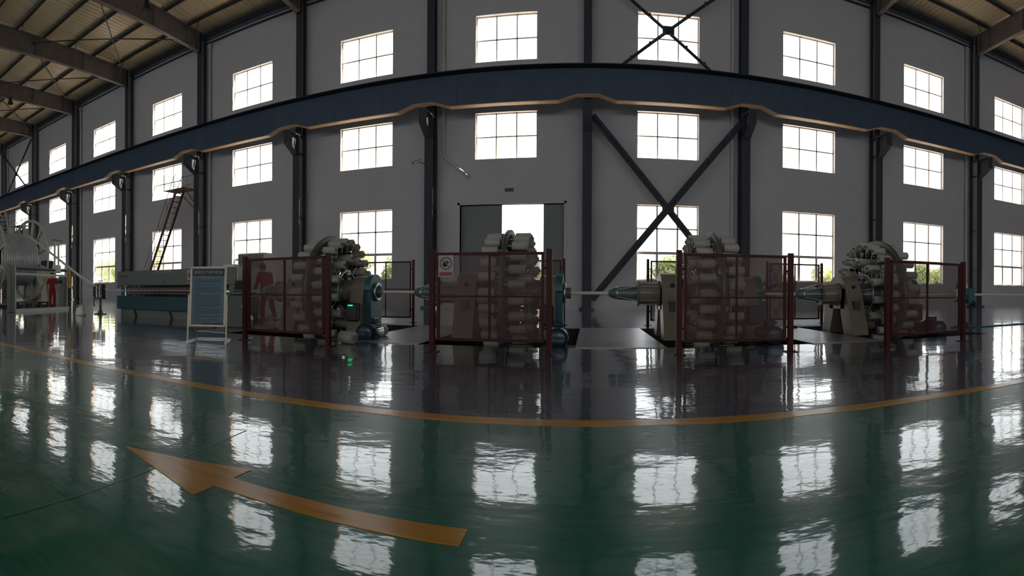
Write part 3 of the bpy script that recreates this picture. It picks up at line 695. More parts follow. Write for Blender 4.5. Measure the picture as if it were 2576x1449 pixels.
# ------------------------------------------------------------------ pedestal fan, crate and extinguishers behind
c = thing('pedestal_fan', 'black pedestal fan standing behind the third and fourth bobbin wheels', 'fan', (5.25, 14.2, 0))
MB().lathe([(.0, .05), (.1, .05), (.24, .02), (.25, 0)], 28).build('base', 'black', c)
MB().tube([(0, 0, .03), (0, 0, .95)], .018, 10).build('pole', 'black', c)
MB().tube([(0, .14, 1.02), (0, -.02, 1.02)], .07, 14).build('motor', 'black', c)
s = MB()
for t0 in (0, 2 * PI / 3, 4 * PI / 3):
    t = t0 + .5; d = Vector((math.cos(t), 0, math.sin(t))); q = Vector((-math.sin(t), 0, math.cos(t)))
    P = [d * .05 - q * .03, d * .14 - q * .06, d * .24 - q * .05, d * .245 + q * .03, d * .12 + q * .04]
    P = [p + Vector((0, -.07, 1.02)) for p in P]; n = len(P)
    s.add([tuple(p) for p in P] + [tuple(p + Vector((0, .02, 0))) for p in P], [tuple(range(n)), tuple(range(2 * n - 1, n - 1, -1))] + [(i, (i + 1) % n, (i + 1) % n + n, i + n) for i in range(n)])
s.build('blades', 'black', c)
s = MB()
for rr, yy in ((.28, -.05), (.275, -.09), (.2, -.13), (.1, -.15)): s.tube([(rr * math.cos(t * PI / 16), yy, 1.02 + rr * math.sin(t * PI / 16)) for t in range(32)], .004, 4, closed=True)
for j in range(24): t = j * PI / 12; s.tube([(.03 * math.cos(t), -.155, 1.02 + .03 * math.sin(t)), (.2 * math.cos(t), -.13, 1.02 + .2 * math.sin(t)), (.28 * math.cos(t), -.05, 1.02 + .28 * math.sin(t))], .0018, 4)
s.build('guard_cage', 'dark', c)
c = thing('storage_crate', 'dark crate on the floor behind the third bobbin wheel', 'crate', (6.65, 20, 0))
MB().box(-.45, .45, -.3, .3, 0, .5, ch=.01).build('body', 'dark', c)
s = MB(); s.box(-.46, .46, -.31, .31, .42, .54); s.build('lid', 'dark', c)
for j, xx in enumerate((-.28, .04)):
    c = thing('fire_extinguisher', 'red fire extinguisher standing on the dark crate, %s one' % ('left' if j == 0 else 'right'), 'fire extinguisher', (6.65 + xx, 19.9, .54), 'fire extinguishers on the crate')
    MB().lathe([(.0, 0), (.09, 0), (.1, .03), (.1, .4), (.05, .48), (.03, .5)], 18).build('cylinder', 'signred', c)
    MB().tube([(0, 0, .5), (0, 0, .55), (.1, 0, .58)], .02, 8).build('valve', 'dark', c)
    MB().tube([(0, 0, .53), (.13, 0, .45), (.13, 0, .12)], .012, 8).build('discharge_hose', 'black', c)

# ------------------------------------------------------------------ guide stand on the right
def guide(loc, label, knob):
    c = thing('hose_guide_stand', label, 'guide stand', loc, 'hose guide stands')
    s = MB(); s.tube([(0, 0, .02), (0, 0, .55)], .05, 12); s.build('pole', 'sage', c)
    s = MB(); s.box(-.25, .25, -.05, .05, 0, .03); s.box(-.05, .05, -.25, .25, 0, .03)
    for a in range(4):
        t = a * PI / 2; s.prism([(.04, .03), (.17, .03), (.04, .22)], -.008, .008, 'Y') if a == 0 else None
    s.prism([(-.04, .03), (-.17, .03), (-.04, .22)], -.008, .008, 'Y'); s.build('foot', 'sage', c)
    s = MB(); s.box(-.2, .2, -.1, .1, .55, .6); s.box(-.2, -.16, -.08, .08, .6, 1.05); s.box(.16, .2, -.08, .08, .6, 1.05); s.box(-.2, .2, -.08, .08, 1.03, 1.07); s.build('frame', 'dark', c)
    s = MB(); s.tube([(-.09, -.1, .6), (-.09, -.1, 1.03)], .03, 12); s.tube([(.09, -.1, .6), (.09, -.1, 1.03)], .03, 12); s.tube([(-.16, 0, .77), (.16, 0, .77)], .035, 12); s.tube([(-.16, 0, .93), (.16, 0, .93)], .035, 12); s.build('rollers', 'chrome', c)
    s = MB(); s.tube([(0, 0, 1.07), (0, 0, 1.2)], .012, 8); s.build('screw', 'chrome', c)
    s = MB(); s.tube([(.09 * math.cos(t * PI / 10), .09 * math.sin(t * PI / 10), 1.2) for t in range(20)], .016, 8, closed=True); s.box(-.09, .09, -.012, .012, 1.19, 1.21); s.build('handwheel', knob, c)
    return c
g1 = guide((-15.0, 10.6, 0), 'dark hose guide stand with handwheel at the left end of the long green machine', 'signred')
s = MB(); s.tube([(-.22, -.05, .75), (-.3, -.08, .5), (-.25, -.1, .3), (-.2, -.1, .32)], .02, 8); s.build('hanging_tool', 'black', g1)
MB().box(-.38, -.22, -.07, .07, .62, 1.0, ch=.02).build('side_block', 'black', g1)
c = thing('hose_guide_stand', 'green hose guide stand with a red knob beyond the fourth bobbin wheel', 'guide stand', (8.95, 9.9, 0), 'hose guide stands')
MB().tube([(0, 0, .03), (0, 0, .72)], .055, 12).build('pole', 'sage', c)
s = MB(); s.box(-.45, .45, -.04, .04, 0, .03); s.box(-.04, .04, -.35, .35, 0, .03); s.prism([(.05, .03), (.16, .03), (.05, .2)], -.01, .01, 'Y'); s.prism([(-.05, .03), (-.16, .03), (-.05, .2)], -.01, .01, 'Y'); s.build('foot', 'dark', c)
MB().box(.06, .26, -.13, .13, .62, 1.02, ch=.015).build('drive_box', 'teal', c)
MB().box(-.3, .06, -.06, .06, .66, .74, ch=.01).build('carriage', 'dark', c)
s = MB(); s.tube([(-.27, 0, .7), (-.27, 0, 1.0)], .05, 12); s.tube([(-.08, 0, .7), (-.08, 0, 1.0)], .04, 12); s.build('rollers', 'chrome', c)
MB().lathe([(.0, .1), (.05, .09), (.075, .05), (.085, -.02), (.06, -.06)], 20, c=(-.2, 0, 1.06)).build('knob', 'signred', c)['label'] = 'red knob'
MB().tube([(.08, -.02, 1.02), (.08, -.02, 1.12)], .02, 8).build('sensor', 'chrome', c)
s = MB(); s.lathe([(.0, -.16), (.07, -.16), (.07, -.1)], 16, 'Y', (.2, 0, .62)); s.build('pulley', 'black', c)
hose('floor_cable', [(8.9, 9.6, .012), (11, 9.75, .012), (16, 10.3, .012), (30, 11.5, .012)], .018, 'teal', 'green cable lying on the floor right of the guide stand', 'cable')

# ------------------------------------------------------------------ caterpillar haul-off (long green machine)
c = thing('haul_off_machine', 'long grey and teal caterpillar haul-off machine behind the notice board', 'machine', (-11.2, 11.1, 0))
X0, X1 = -2.75, 2.5; y0, y1 = -.55, .5
s = MB(); s.box(X0 + .2, X1 - .15, y0 + .1, y1 - .1, 0, .24); s.build('plinth', 'sage', c)
for xx in (-1.9, -.2, 1.6): MB().prism([(xx - .12, .0), (xx + .12, 0), (xx + .03, .22), (xx - .03, .22)], y0 + .02, y0 + .098, 'Y').build('levelling_foot', 'sage', c)
s = MB(); s.box(X0, X1, y0, y1, .24, .68, ch=.012); s.build('lower_casing', 'tealdark', c)
s = MB(); s.box(X0, X1, y0, y1, 1.02, 1.50, ch=.012); s.box(X0, X1, y1 - .05, y1, .68, 1.02); s.box(X1 - .25, X1, y0, y1, .68, 1.02)
s.prism([(X0, 1.02), (X0, .94), (X0 + .1, .94), (X0 + .3, 1.02)], y0, y0 + .03, 'Y'); s.build('upper_casing', 'sage', c)
MB().box(X1 - .02, X1 + .03, y0 + .02, y1 - .02, .7, 1.5).build('end_panel', 'ivory', c)
s = MB(); s.box(X0 + .25, X1 - .3, y0 + .2, y1 - .2, .72, .82, ch=.02); s.box(X0 + .25, X1 - .3, y0 + .2, y1 - .2, .9, .98, ch=.02); s.build('track_belts', 'black', c)
nn = 22
M['pad'] = mat('dull_red_pad', (.5, .14, .13), .6)
for j in range(nn):
    xx = X0 + .35 + j * (X1 - X0 - .75) / nn
    for za, zb2 in ((.895, .95), (.75, .80)): MB().box(xx, xx + .17, y0 + .18, y0 + .22, za, zb2).build('clamp_pad', 'pad', c)
for j in range(12):
    xx = X0 + .4 + j * .40
    for za, zb2 in ((.98, 1.04), (.66, .75)): MB().tube([(xx, y0 + .2, za), (xx, y0 + .2, zb2)], .03, 8).build('clamp_cylinder', 'dark', c)
MB().box(X0 + .2, X1 - .27, y0 + .02, y0 + .028, .69, 1.01).build('clear_guard', 'perspex', c)
s = MB(); s.box(-.72, -.05, y0 - .004, y0, 1.42, 1.48); lb = s.build('name_strip', 'signwhite', c)
s = MB(); s.box(-.64, -.25, -.007 + y0, y0 - .004, 1.438, 1.46); s.build('name_marks', 'signdk', lb); MB().box(-.23, -.12, -.007 + y0, y0 - .004, 1.435, 1.468).build('red_mark', 'signred', lb)
s = MB(); s.lathe([(.05, -.004), (.062, -.004), (.062, 0), (.05, 0), (.05, -.004)], 18, 'Y', (X0 + .25, y0, 1.32)); s.box(X0 + .34, X0 + .62, y0 - .003, y0, 1.30, 1.35); s.build('maker_mark', 'dark', c)
s = MB(); s.lathe([(.04, -.004), (.055, -.004), (.055, 0), (.04, 0), (.04, -.004)], 18, 'Y', (-.36, y0, 1.11)); s.build('round_mark', 'dark', c)
for xx in (X0 + .75, X1 - .2):
    s = MB(); s.tube([(xx + .06 * math.cos(t * PI / 8), 0, 1.55 + .06 * math.sin(t * PI / 8)) for t in range(16)], .012, 6, closed=True); s.build('lifting_eye', 'chrome', c)
MB().lathe([(.0, 1.56), (.1, 1.55), (.14, 1.5)], 20, c=(X1 - 1.1, -.3, 0)).build('beacon', 'white', c)
MB().box(X1 - .5, X1 - .1, y0 + .05, y0 + .25, 1.5, 1.58).build('junction_box', 'white', c)
w1_ = nohand((-10.42, 11.1 + y0 - .005, 1.27), .27, .38, 'white no-touching sign with red ring on the grey casing of the long green machine')
hose('hose_line', [(-16.0, 10.7, .86), (-14.9, 10.7, .855), (-8.6, 10.7, .86)], .03, 'strand', 'silver hose passing through the long green machine')

# control desk
c = thing('control_desk', 'grey tilted control desk with screen between the notice board and the red fence', 'control desk', (-7.45, 9.2, 0), rz=.45)
s = MB(); s.prism([(-.26, 0), (.22, 0), (.26, .2), (.06, .52), (.1, .78), (-.2, .78), (-.28, .4)], -.22, .22, 'Y'); s.build('pedestal', 'sage', c)
s = MB(); s.box(-.3, .3, -.34, .3, .78, .84, ch=.01); s.build('desk_top', 'sage', c)
mt = Matrix.Translation((0, .1, .84)) @ Matrix.Rotation(math.radians(-25), 4, 'X')
s = MB(); s.box(-.2, .2, -.03, .05, 0, .30, mt=mt, ch=.01); sc_ = s.build('screen_housing', 'sage', c)
s = MB(); s.box(-.17, .17, -.038, -.03, .04, .26, mt=mt); s.build('screen', 'black', sc_)
MB().box(-.27, -.21, -.3, -.27, .84, .855).build('indicator_light', 'led', c)
s = MB(); s.box(-.32, .3, -.3, .28, 0, .04); s.build('foot', 'black', c)
c = thing('electrical_cabinet', 'tall ivory electrical cabinet behind the worker bending at the fence', 'cabinet', (-9.97, 13.15, 0))
s = MB(); s.box(-.52, .52, -.35, .35, .1, 2.06, ch=.01); s.build('body', 'ivory', c); MB().box(-.5, .5, -.33, .33, 0, .1).build('plinth', 'dark', c)
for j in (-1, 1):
    s = MB(); s.box(min(j * .01, j * .5), max(j * .01, j * .5), -.37, -.35, .14, 2.02); dd = s.build('door', 'sage', c)  # shade on the cabinet front put into a darker door colour
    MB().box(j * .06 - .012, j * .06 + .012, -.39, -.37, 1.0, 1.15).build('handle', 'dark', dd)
c = thing('switch_cabinet', 'low lilac grey cabinet left of the bending worker', 'cabinet', (-9.15, 12.0, 0))
s = MB(); s.box(-.28, .28, -.25, .25, .08, .75, ch=.01); s.build('body', 'lilac', c); MB().box(-.26, .26, -.23, .23, 0, .08).build('plinth', 'dark', c)
s = MB(); s.box(.02, .1, -.258, -.25, .45, .47); s.box(.02, .1, -.258, -.25, .37, .39); s.box(.01, .02, -.258, -.25, .35, .5); s.build('label_plate', 'yellow', c)
c = thing('floor_cables', 'bundle of dark bent cables on the floor right of the bending worker', 'cables', (-8.35, 12.6, 0))
s = MB()
for j in range(6): s.tube([(j * .07, 0, .5), (j * .07 + .02, -.05, .2), (j * .07 - .1, -.1, .03), (j * .07 - .4, -.12, .02)], .012, 6)
s.build('cable_loops', 'black', c); MB().box(-.1, .5, -.02, .02, .46, .54).build('cable_tray', 'chrome', c)

# ------------------------------------------------------------------ notice board on easel
cx_, cy_ = -5.82, 6.28
c = thing('notice_board', 'aluminium easel notice board with blue text panel in front of the haul-off machine', 'notice board', (cx_, cy_, 0), rz=.54)
Wd = .30; lean = math.radians(-7)
Lm = Matrix.Translation((0, 0, .0)) @ Matrix.Rotation(lean, 4, 'X')
for sx in (-1, 1):
    MB().box(sx * (Wd + .03) - .013, sx * (Wd + .03) + .013, -.013, .013, 0, .80, mt=Lm).build('leg', 'alu', c)
    MB().bar((sx * (Wd - .02), .0 + .08, .45), (sx * (Wd - .0), .55, .01), .02, .02).build('leg', 'alu', c)
s = MB()
for sx in (-1, 1): s.bar((sx * (Wd + .03), -.08, .012), (sx * (Wd + .0), .6, .012), .022, .022)
s.bar((-Wd, .55, .015), (Wd, .55, .015), .02, .02); s.build('floor_bars', 'chrome', c)
s = MB(); zb_, zt_ = .28, 1.27
s.box(-Wd - .01, Wd + .01, -.012, .012, zb_ - .02, zb_ + .012, mt=Lm); s.box(-Wd - .01, Wd + .01, -.012, .012, zt_ - .02, zt_ + .012, mt=Lm)
s.box(-Wd - .015, -Wd + .02, -.012, .012, zb_, zt_, mt=Lm); s.box(Wd - .02, Wd + .015, -.012, .012, zb_, zt_, mt=Lm); s.build('board_frame', 'alu', c)
s = MB(); s.box(-Wd, Wd, -.006, .006, zb_, zt_, mt=Lm); pn = s.build('text_panel', 'blueglass', c)
s = MB(); s.box(-Wd + .02, Wd - .02, -.0085, -.006, zt_ - .15, zt_ - .03, mt=Lm); s.build('title_bar', 'signdk', pn)
s = MB(); s.box(-Wd + .02, -.1, -.0085, -.006, zb_ + .01, zb_ + .045, mt=Lm); s.build('red_strip', 'signred', pn)
s = MB(); s.box(-.1, Wd - .02, -.0085, -.006, zb_ + .01, zb_ + .045, mt=Lm); s.build('black_strip', 'signdk', pn)
rnd = random.Random(3); s = MB()
z = zt_ - .18; li = 0
for ln in range(36):
    z -= .0205
    if z < zb_ + .06: break
    short = ln in (0, 4, 6, 12, 13, 24, 30, 33); x = -Wd + .05 + (.03 if short or rnd.random() < .2 else 0); xe = x + (.09 if short else rnd.uniform(.42, .5))
    while x < xe:
        w_ = rnd.uniform(.03, .12); s.box(x, min(x + w_, xe), -.0075, -.006, z, z + .008, mt=Lm); x += w_ + .006
s.build('text_lines', 'signdk', pn)
zc = zt_ - .09
tx = text('框绞生产操作规程', .062, 'signwhite', pn, (0, -.0095 + zc * math.sin(-lean) * 0, 0), (PI / 2 + lean, 0, 0), 'title_lettering')
tx.location = Lm @ Vector((0, -.0095, zc))

# ------------------------------------------------------------------ white bag
bg_ = MB(); rings = []
rr = random.Random(5); n = 18
prof = [(.19, 0), (.21, .05), (.205, .1), (.19, .17), (.175, .24), (.16, .33)]
vs = []
for ri, (r_, z_) in enumerate(prof):
    for k in range(n):
        t = 2 * PI * k / n; q = r_ * (1 + rr.uniform(-.09, .09)); zz = z_ + (rr.uniform(-.04, .06) if ri == 5 else rr.uniform(-.01, .01) if ri else 0) + (.12 * abs(math.cos(t)) - .06 if ri == 5 else 0)
        vs.append((q * math.cos(t) * 1.1, q * math.sin(t) * .8, zz))
fs = [(i * n + k, i * n + (k + 1) % n, (i + 1) * n + (k + 1) % n, (i + 1) * n + k) for i in range(5) for k in range(n)] + [tuple(range(n - 1, -1, -1))]
bg_.add(vs, fs, True); bg_.add([(.1 * math.cos(2 * PI * k / n) * 1.3, .1 * math.sin(2 * PI * k / n), .2) for k in range(n)], [tuple(range(n))])
o = bg_.build('plastic_bag', 'bag', loc=(-14.6, 9.5, 0)); o.scale = (1, .95, .88)
tag(o, 'white plastic bag standing open on the floor left of the long green machine', 'bag')

# ------------------------------------------------------------------ big hose reel
RX, RYn, RYf, RZ, RR = -24.35, 10.16, 12.5, 2.45, 2.15
c = thing('hose_reel', 'huge pale green steel reel wound with silver hose at the left', 'reel', (RX, (RYn + RYf) / 2, 0))
hl_ = (RYf - RYn) / 2
for sg in (-1, 1):
    s = MB(); s.lathe([(RR, sg * hl_ - .05), (RR, sg * hl_ + .05), (RR - .13, sg * hl_ + .05), (RR - .13, sg * hl_ + .03), (RR - .03, sg * hl_ + .03), (RR - .03, sg * hl_ - .05), (RR, sg * hl_ - .05)], 72, 'Y', (0, 0, RZ))
    s.lathe([(1.0, sg * hl_ - .05), (1.12, sg * hl_ - .05), (1.12, sg * hl_ + .05), (1.0, sg * hl_ + .05), (1.0, sg * hl_ - .05)], 48, 'Y', (0, 0, RZ))
    s.lathe([(.12, sg * hl_ - .07), (.35, sg * hl_ - .07), (.35, sg * hl_ + .07), (.12, sg * hl_ + .07)], 32, 'Y', (0, 0, RZ)); fgl = s.build('flange', 'reel', c)
    for j in range(12):
        t = 2 * PI * (j + .5) / 12; s = MB(); s.bar((.3 * math.cos(t), sg * hl_, RZ + .3 * math.sin(t)), ((RR - .04) * math.cos(t), sg * hl_, RZ + (RR - .04) * math.sin(t)), .1, .12); s.build('spoke', 'reel', fgl)
MB().lathe([(1.0, -hl_), (1.0, hl_)], 48, 'Y', (0, 0, RZ)).build('drum', 'reel', c)
hp = []; turns = 22; rh = (2 * hl_ - .16) / turns / 2; RW = 1.33
for j in range(turns * 40 + 1):
    t = 2 * PI * j / 40; hp.append((RW * math.sin(t), hl_ - .08 - rh - (2 * hl_ - .16 - 2 * rh) * j / (turns * 40), RZ + RW * math.cos(t)))
wd = MB().tube(hp, rh * .74, 8).build('wound_hose', 'strand', c); wd['label'] = 'silver hose wound on the drum'
MB().lathe([(1.26, -hl_ + .06), (1.26, hl_ - .06)], 64, 'Y', (0, 0, RZ)).build('turn_gap_shade', 'dark', c)  # dark sleeve standing in for shade between the hose turns
c = thing('reel_stand', 'pale box-shaped reel stand on the floor beneath the hose reel', 'stand', (RX, 11.33, 0))
for sg in (-1, 1):
    s = MB(); yy = sg * (hl_ + .4); s.prism([(-1.0, 0), (1.1, 0), (.95, 1.2), (.5, 1.35), (.22, 2.6), (-.22, 2.6), (-.5, 1.35), (-.9, 1.2)], yy - .16, yy + .16, 'Y'); s.build('upright', 'ivory', c)
MB().tube([(0, -hl_ - .5, RZ), (0, hl_ + .5, RZ)], .1, 16).build('axle', 'chrome', c)
s = MB(); s.box(-1.4, 1.4, -hl_ - .7, hl_ + .9, 0, .12); s.build('base_frame', 'black', c)
# free hose run from reel over guide down to the stand
zt0 = RZ + RW
run = [(RX, 12.0, zt0 + .0), (RX + 1.1, 11.95, zt0 - .22)]
ctrl = [(-24.25, 12.0, zt0 + .0), (-23.6, 11.95, zt0 - .12), (-22.2, 11.75, 3.28), (-19.15, 11.16, 2.3), (-16.9, 10.9, 1.45), (-15.9, 10.75, 1.14), (-15.1, 10.7, .93), (-14.6, 10.7, .87)]
run = []
for i in range(len(ctrl) - 1):
    q = [Vector(ctrl[max(0, min(len(ctrl) - 1, i + d))]) for d in (-1, 0, 1, 2)]
    for j in range(6):
        t = j / 6; run.append(.5 * ((2 * q[1]) + (q[2] - q[0]) * t + (2 * q[0] - 5 * q[1] + 4 * q[2] - q[3]) * t * t + (3 * q[1] - q[0] - 3 * q[2] + q[3]) * t ** 3))
run.append(Vector(ctrl[-1]))
hose('hose_line', run, .05, 'strand', 'silver hose sagging from the big reel down to the guide stand')
# traverse frame
A = Vector((-17.75, 8.35, 0)); B = Vector((-19.55, 11.95, 0)); ax = (B - A); LF = ax.length; ang = math.atan2(ax.y, ax.x)
c = thing('traverse_frame', 'white rectangular traverse frame standing before the hose reel', 'frame', (A.x, A.y, 0), rz=ang)
MB().box(-.12, .15, -.1, .1, 0, 1.78, ch=.015).build('left_post', 'sage', c)
s = MB(); s.box(.17, .25, -.06, .06, 0, 1.78); s.build('left_tube', 'white', c)
s = MB(); s.box(LF - .05, LF + .05, -.06, .06, 0, 1.95); s.build('right_tube', 'white', c)
MB().box(LF - .34, LF - .12, -.02, .2, .05, 1.55, ch=.01).build('motor_post', 'sage', c)
MB().tube([(LF - .62, .1, 1.25), (LF - .3, .1, 1.25)], .08, 14).build('motor', 'black', c)
s = MB(); s.box(.2, LF + .1, -.08, .08, 0, .12); s.build('bottom_rail', 'white', c)
s = MB(); s.box(.2, LF, -.04, .04, 1.45, 1.54); s.build('middle_rail', 'white', c)
s = MB(); s.tube([(0, 0, 1.72), (LF, 0, 1.72)], .055, 14); s.build('screw_shaft', 'dark', c)
xx = LF * .80
MB().box(xx - .2, xx + .2, -.12, .12, 1.6, 1.95, ch=.04).build('carriage', 'white', c)
s = MB(); s.tube([(xx - .16, 0, 1.95), (xx - .16, 0, 3.0)], .045, 12); s.tube([(xx + .14, 0, 1.95), (xx + .14, 0, 3.0)], .045, 12); s.build('guide_roller', 'white', c)
MB().box(xx - .3, xx + .34, -.05, .05, 3.0, 3.05).build('roller_cap', 'dark', c)
MB().box(LF + .05, LF + .13, -.14, .14, .95, 1.95).build('hazard_plate', 'yellow', c)
MB().box(LF + .05, LF + .12, -.13, .13, .12, .95).build('black_plate', 'black', c)
# pallets and block near the reel
for (x, y, lab) in ((-21.9, 8.8, 'dark wooden pallet on the floor before the hose reel'), (-21.0, 11.0, 'dark wooden pallet beside the standing worker')):
    c = thing('pallet', lab, 'pallet', (x, y, 0), 'pallets by the reel', .3)
    s = MB()
    for j in range(6): s.box(-.6 + j * .21, -.6 + j * .21 + .15, -.5, .5, .3, .33)
    s.build('deck_boards', 'wood', c)
    s = MB()
    for yy in (-.5, -.05, .4):
        s.box(-.6, .6, yy, yy + .1, .26, .3)
        for xq in (-.6, -.05, .5): s.box(xq, xq + .1, yy, yy + .1, 0, .26)
    s.build('blocks', 'wood', c)
c = thing('reel_drive_cabinet', 'pale metal drive cabinet behind the standing worker', 'cabinet', (-26.2, 14.9, 0))
MB().box(-.5, .5, -.35, .35, 0, 1.6, ch=.015).build('body', 'ivory', c); MB().box(-.46, .0, -.37, -.35, .1, 1.1).build('door', 'ivory', c)
c = thing('lubricator', 'dark machine with yellow cap behind the hose reel', 'machine', (-28.9, 16.2, 0))
MB().box(-.5, .5, -.4, .4, 0, 2.2, ch=.02).build('body', 'ivory', c); MB().box(-.35, .35, -.3, .3, 2.2, 2.75, ch=.04).build('motor_block', 'black', c); MB().lathe([(.12, 0), (.14, .05), (.1, .3)], 16, c=(-.4, 0, 2.2)).build('oil_cap', 'yellow', c)
c = thing('leaning_ladder', 'pale ladder standing behind the top left of the hose reel', 'ladder', (-34.0, 15.3, 0))
P, Q = Vector((2.0, 0, 0)), Vector((-2.2, .4, 6.9))
for dy in (0, .8):
    s = MB(); s.bar(P + Vector((0, dy, 0)), Q + Vector((0, dy, 0)), .05, .16); s.build('rail', 'ivory', c)
s = MB()
for j in range(1, 21): p = P.lerp(Q, j / 21); s.box(p.x - .05, p.x + .05, p.y, p.y + .8, p.z - .02, p.z + .02)
s.build('rungs', 'ivory', c)

# ------------------------------------------------------------------ people
import bmesh
def skinned(name, chains, m, parent=None, sub=2):
    bm = bmesh.new(); ly = bm.verts.layers.skin.verify(); idx = {}
    for ch in chains:
        prev = None
        for p in ch:
            key = (round(p[0], 4), round(p[1], 4), round(p[2], 4))
            if key not in idx:
                v = bm.verts.new(p[:3]); rr = p[3] if isinstance(p[3], tuple) else (p[3], p[3]); v[ly].radius = rr; v[ly].use_root = (len(idx) == 0); idx[key] = v
            v = idx[key]
            if prev is not None and v is not prev and not bm.edges.get((prev, v)): bm.edges.new((prev, v))
            prev = v
    me = bpy.data.meshes.new(name); bm.to_mesh(me); bm.free(); me.materials.append(M[m])
    o = bpy.data.objects.new(name, me); COL.objects.link(o)
    if parent: o.parent = parent
    sk = o.modifiers.new('skin', 'SKIN'); sk.use_smooth_shade = True; sb = o.modifiers.new('sub', 'SUBSURF'); sb.levels = sb.render_levels = sub
    return o
def person(loc, rz, pose, label, sleeves='short'):
    J = pose
    body = []
    body.append([J['pelvis'] + (.10,), J['waist'] + (.10,), J['chest'] + (.12,), J['neck0'] + (.06,), J['neck'] + (.05,), J['jaw'] + (.072,), J['head'] + (.088,), J['crown'] + (.07,)])
    for s in ('L', 'R'):
        body.append([J['chest'] + (.12,), J['sh' + s] + (.05,), J['el' + s] + (.038,), J['wr' + s] + (.026,), J['pa' + s] + ((.034, .02),)])
        pa = Vector(J['pa' + s]); d = (pa - Vector(J['wr' + s])).normalized(); side = Vector((0, 1, 0)) if abs(d.y) < .8 else Vector((1, 0, 0)); side = (side - d * side.dot(d)).normalized(); cur = d.cross(side) * (1 if s == 'L' else -1)
        for q, ln in enumerate((.065, .075, .07, .055)):
            b0 = pa + side * (q - 1.5) * .019 + d * .03; b1 = b0 + d * ln * .55; b2 = b1 + (d * .7 + cur * .5) * ln * .5
            body.append([J['pa' + s] + ((.034, .02),), tuple(b0) + (.009,), tuple(b1) + (.0085,), tuple(b2) + (.007,)])
        th0 = pa - side * .035; body.append([J['pa' + s] + ((.034, .02),), tuple(th0) + (.010,), tuple(th0 + d * .03 - side * .015) + (.009,)])
        body.append([J['pelvis'] + (.10,), J['hip' + s] + (.08,), J['kn' + s] + (.052,), J['an' + s] + (.036,), J['to' + s] + (.03,)])
    o = skinned('person', body, 'skin'); o.location = loc; o.rotation_euler = (0, 0, rz); tag(o, label, 'person')
    k = .018
    suit = [[J['pelvis'] + (.15,), J['waist'] + (.14,), J['chest'] + (.165,), J['neck0'] + (.068,)]]
    for s in ('L', 'R'):
        sh, el, wr = Vector(J['sh' + s]), Vector(J['el' + s]), Vector(J['wr' + s])
        arm = [J['chest'] + (.15,), J['sh' + s] + (.072,)]
        arm += [tuple(sh.lerp(el, .85)) + (.062,)] if sleeves == 'short' else [J['el' + s] + (.055,), tuple(el.lerp(wr, .93)) + (.042,)]
        suit.append(arm)
        suit.append([J['pelvis'] + (.135,), J['hip' + s] + (.105,), J['kn' + s] + (.078,), tuple(Vector(J['kn' + s]).lerp(Vector(J['an' + s]), .92)) + (.066,)])
    skinned('work_suit', suit, 'cloth', o)
    for s in ('L', 'R'):
        an, to = Vector(J['an' + s]), Vector(J['to' + s]); d = (to - an); d.z = 0; d.normalize()
        skinned('shoe', [[tuple(an - d * .04 - Vector((0, 0, .035))) + (.04,), tuple(an + d * .06 - Vector((0, 0, .04))) + (.042,), tuple(an + d * .17 - Vector((0, 0, .05))) + ((.042, .028),)]], 'shoe', o)
    hd, cr, f = Vector(J['head']), Vector(J['crown']), Vector(J['face']).normalized()
    up = (cr - hd).normalized()
    hm = MB(); hm.lathe([(.0, .118), (.05, .108), (.085, .075), (.1, .03), (.098, -.02), (.09, -.06)], 20)
    h = hm.build('hair', 'hair', o); q = up.to_track_quat('Z', 'Y'); h.rotation_euler = q.to_euler(); h.location = hd - f * .022 + up * .012
    s = MB(); rt = f.cross(up)
    s.tube([hd + f * .075 + up * .01, hd + f * .108 - up * .025], [.008, .014], 8); s.build('nose', 'skin', o)
    for sg in (-1, 1):
        s = MB(); p = hd + rt * sg * .088 - up * .01; s.tube([p + up * .03, p + rt * sg * .014, p - up * .03], [.008, .016, .008], 8); s.build('ear', 'skin', o)
        s = MB(); p = hd + rt * sg * .032 + f * .083 + up * .012; s.tube([p, p + f * .006], .009, 8); s.build('eye', 'hair', o)
    s = MB(); p = hd + f * .09 - up * .055; s.tube([p - rt * .022, p + f * .004, p + rt * .022], .005, 6); s.build('mouth', 'pad', o)
    return o
stand = dict(pelvis=(0, 0, .90), waist=(0, 0, 1.05), chest=(0, 0, 1.25), neck0=(0, .0, 1.40), neck=(0, .01, 1.45), jaw=(0, .02, 1.51), head=(0, .015, 1.57), crown=(0, .0, 1.63), face=(0, 1, -.15),
             shL=(-.18, 0, 1.36), elL=(-.25, -.02, 1.09), wrL=(-.25, .06, .86), paL=(-.25, .09, .80), shR=(.18, 0, 1.36), elR=(.24, .0, 1.09), wrR=(.25, .08, .86), paR=(.245, .1, .80),
             hipL=(-.09, 0, .84), knL=(-.10, .03, .47), anL=(-.09, -.02, .085), toL=(-.11, .09, .035), hipR=(.09, 0, .84), knR=(.10, .06, .47), anR=(.1, .06, .085), toR=(.12, .17, .035))
person((-21.0, 12.05, 0), .95, stand, 'person in red short-sleeved work suit seen from behind, standing beside the hose reel')
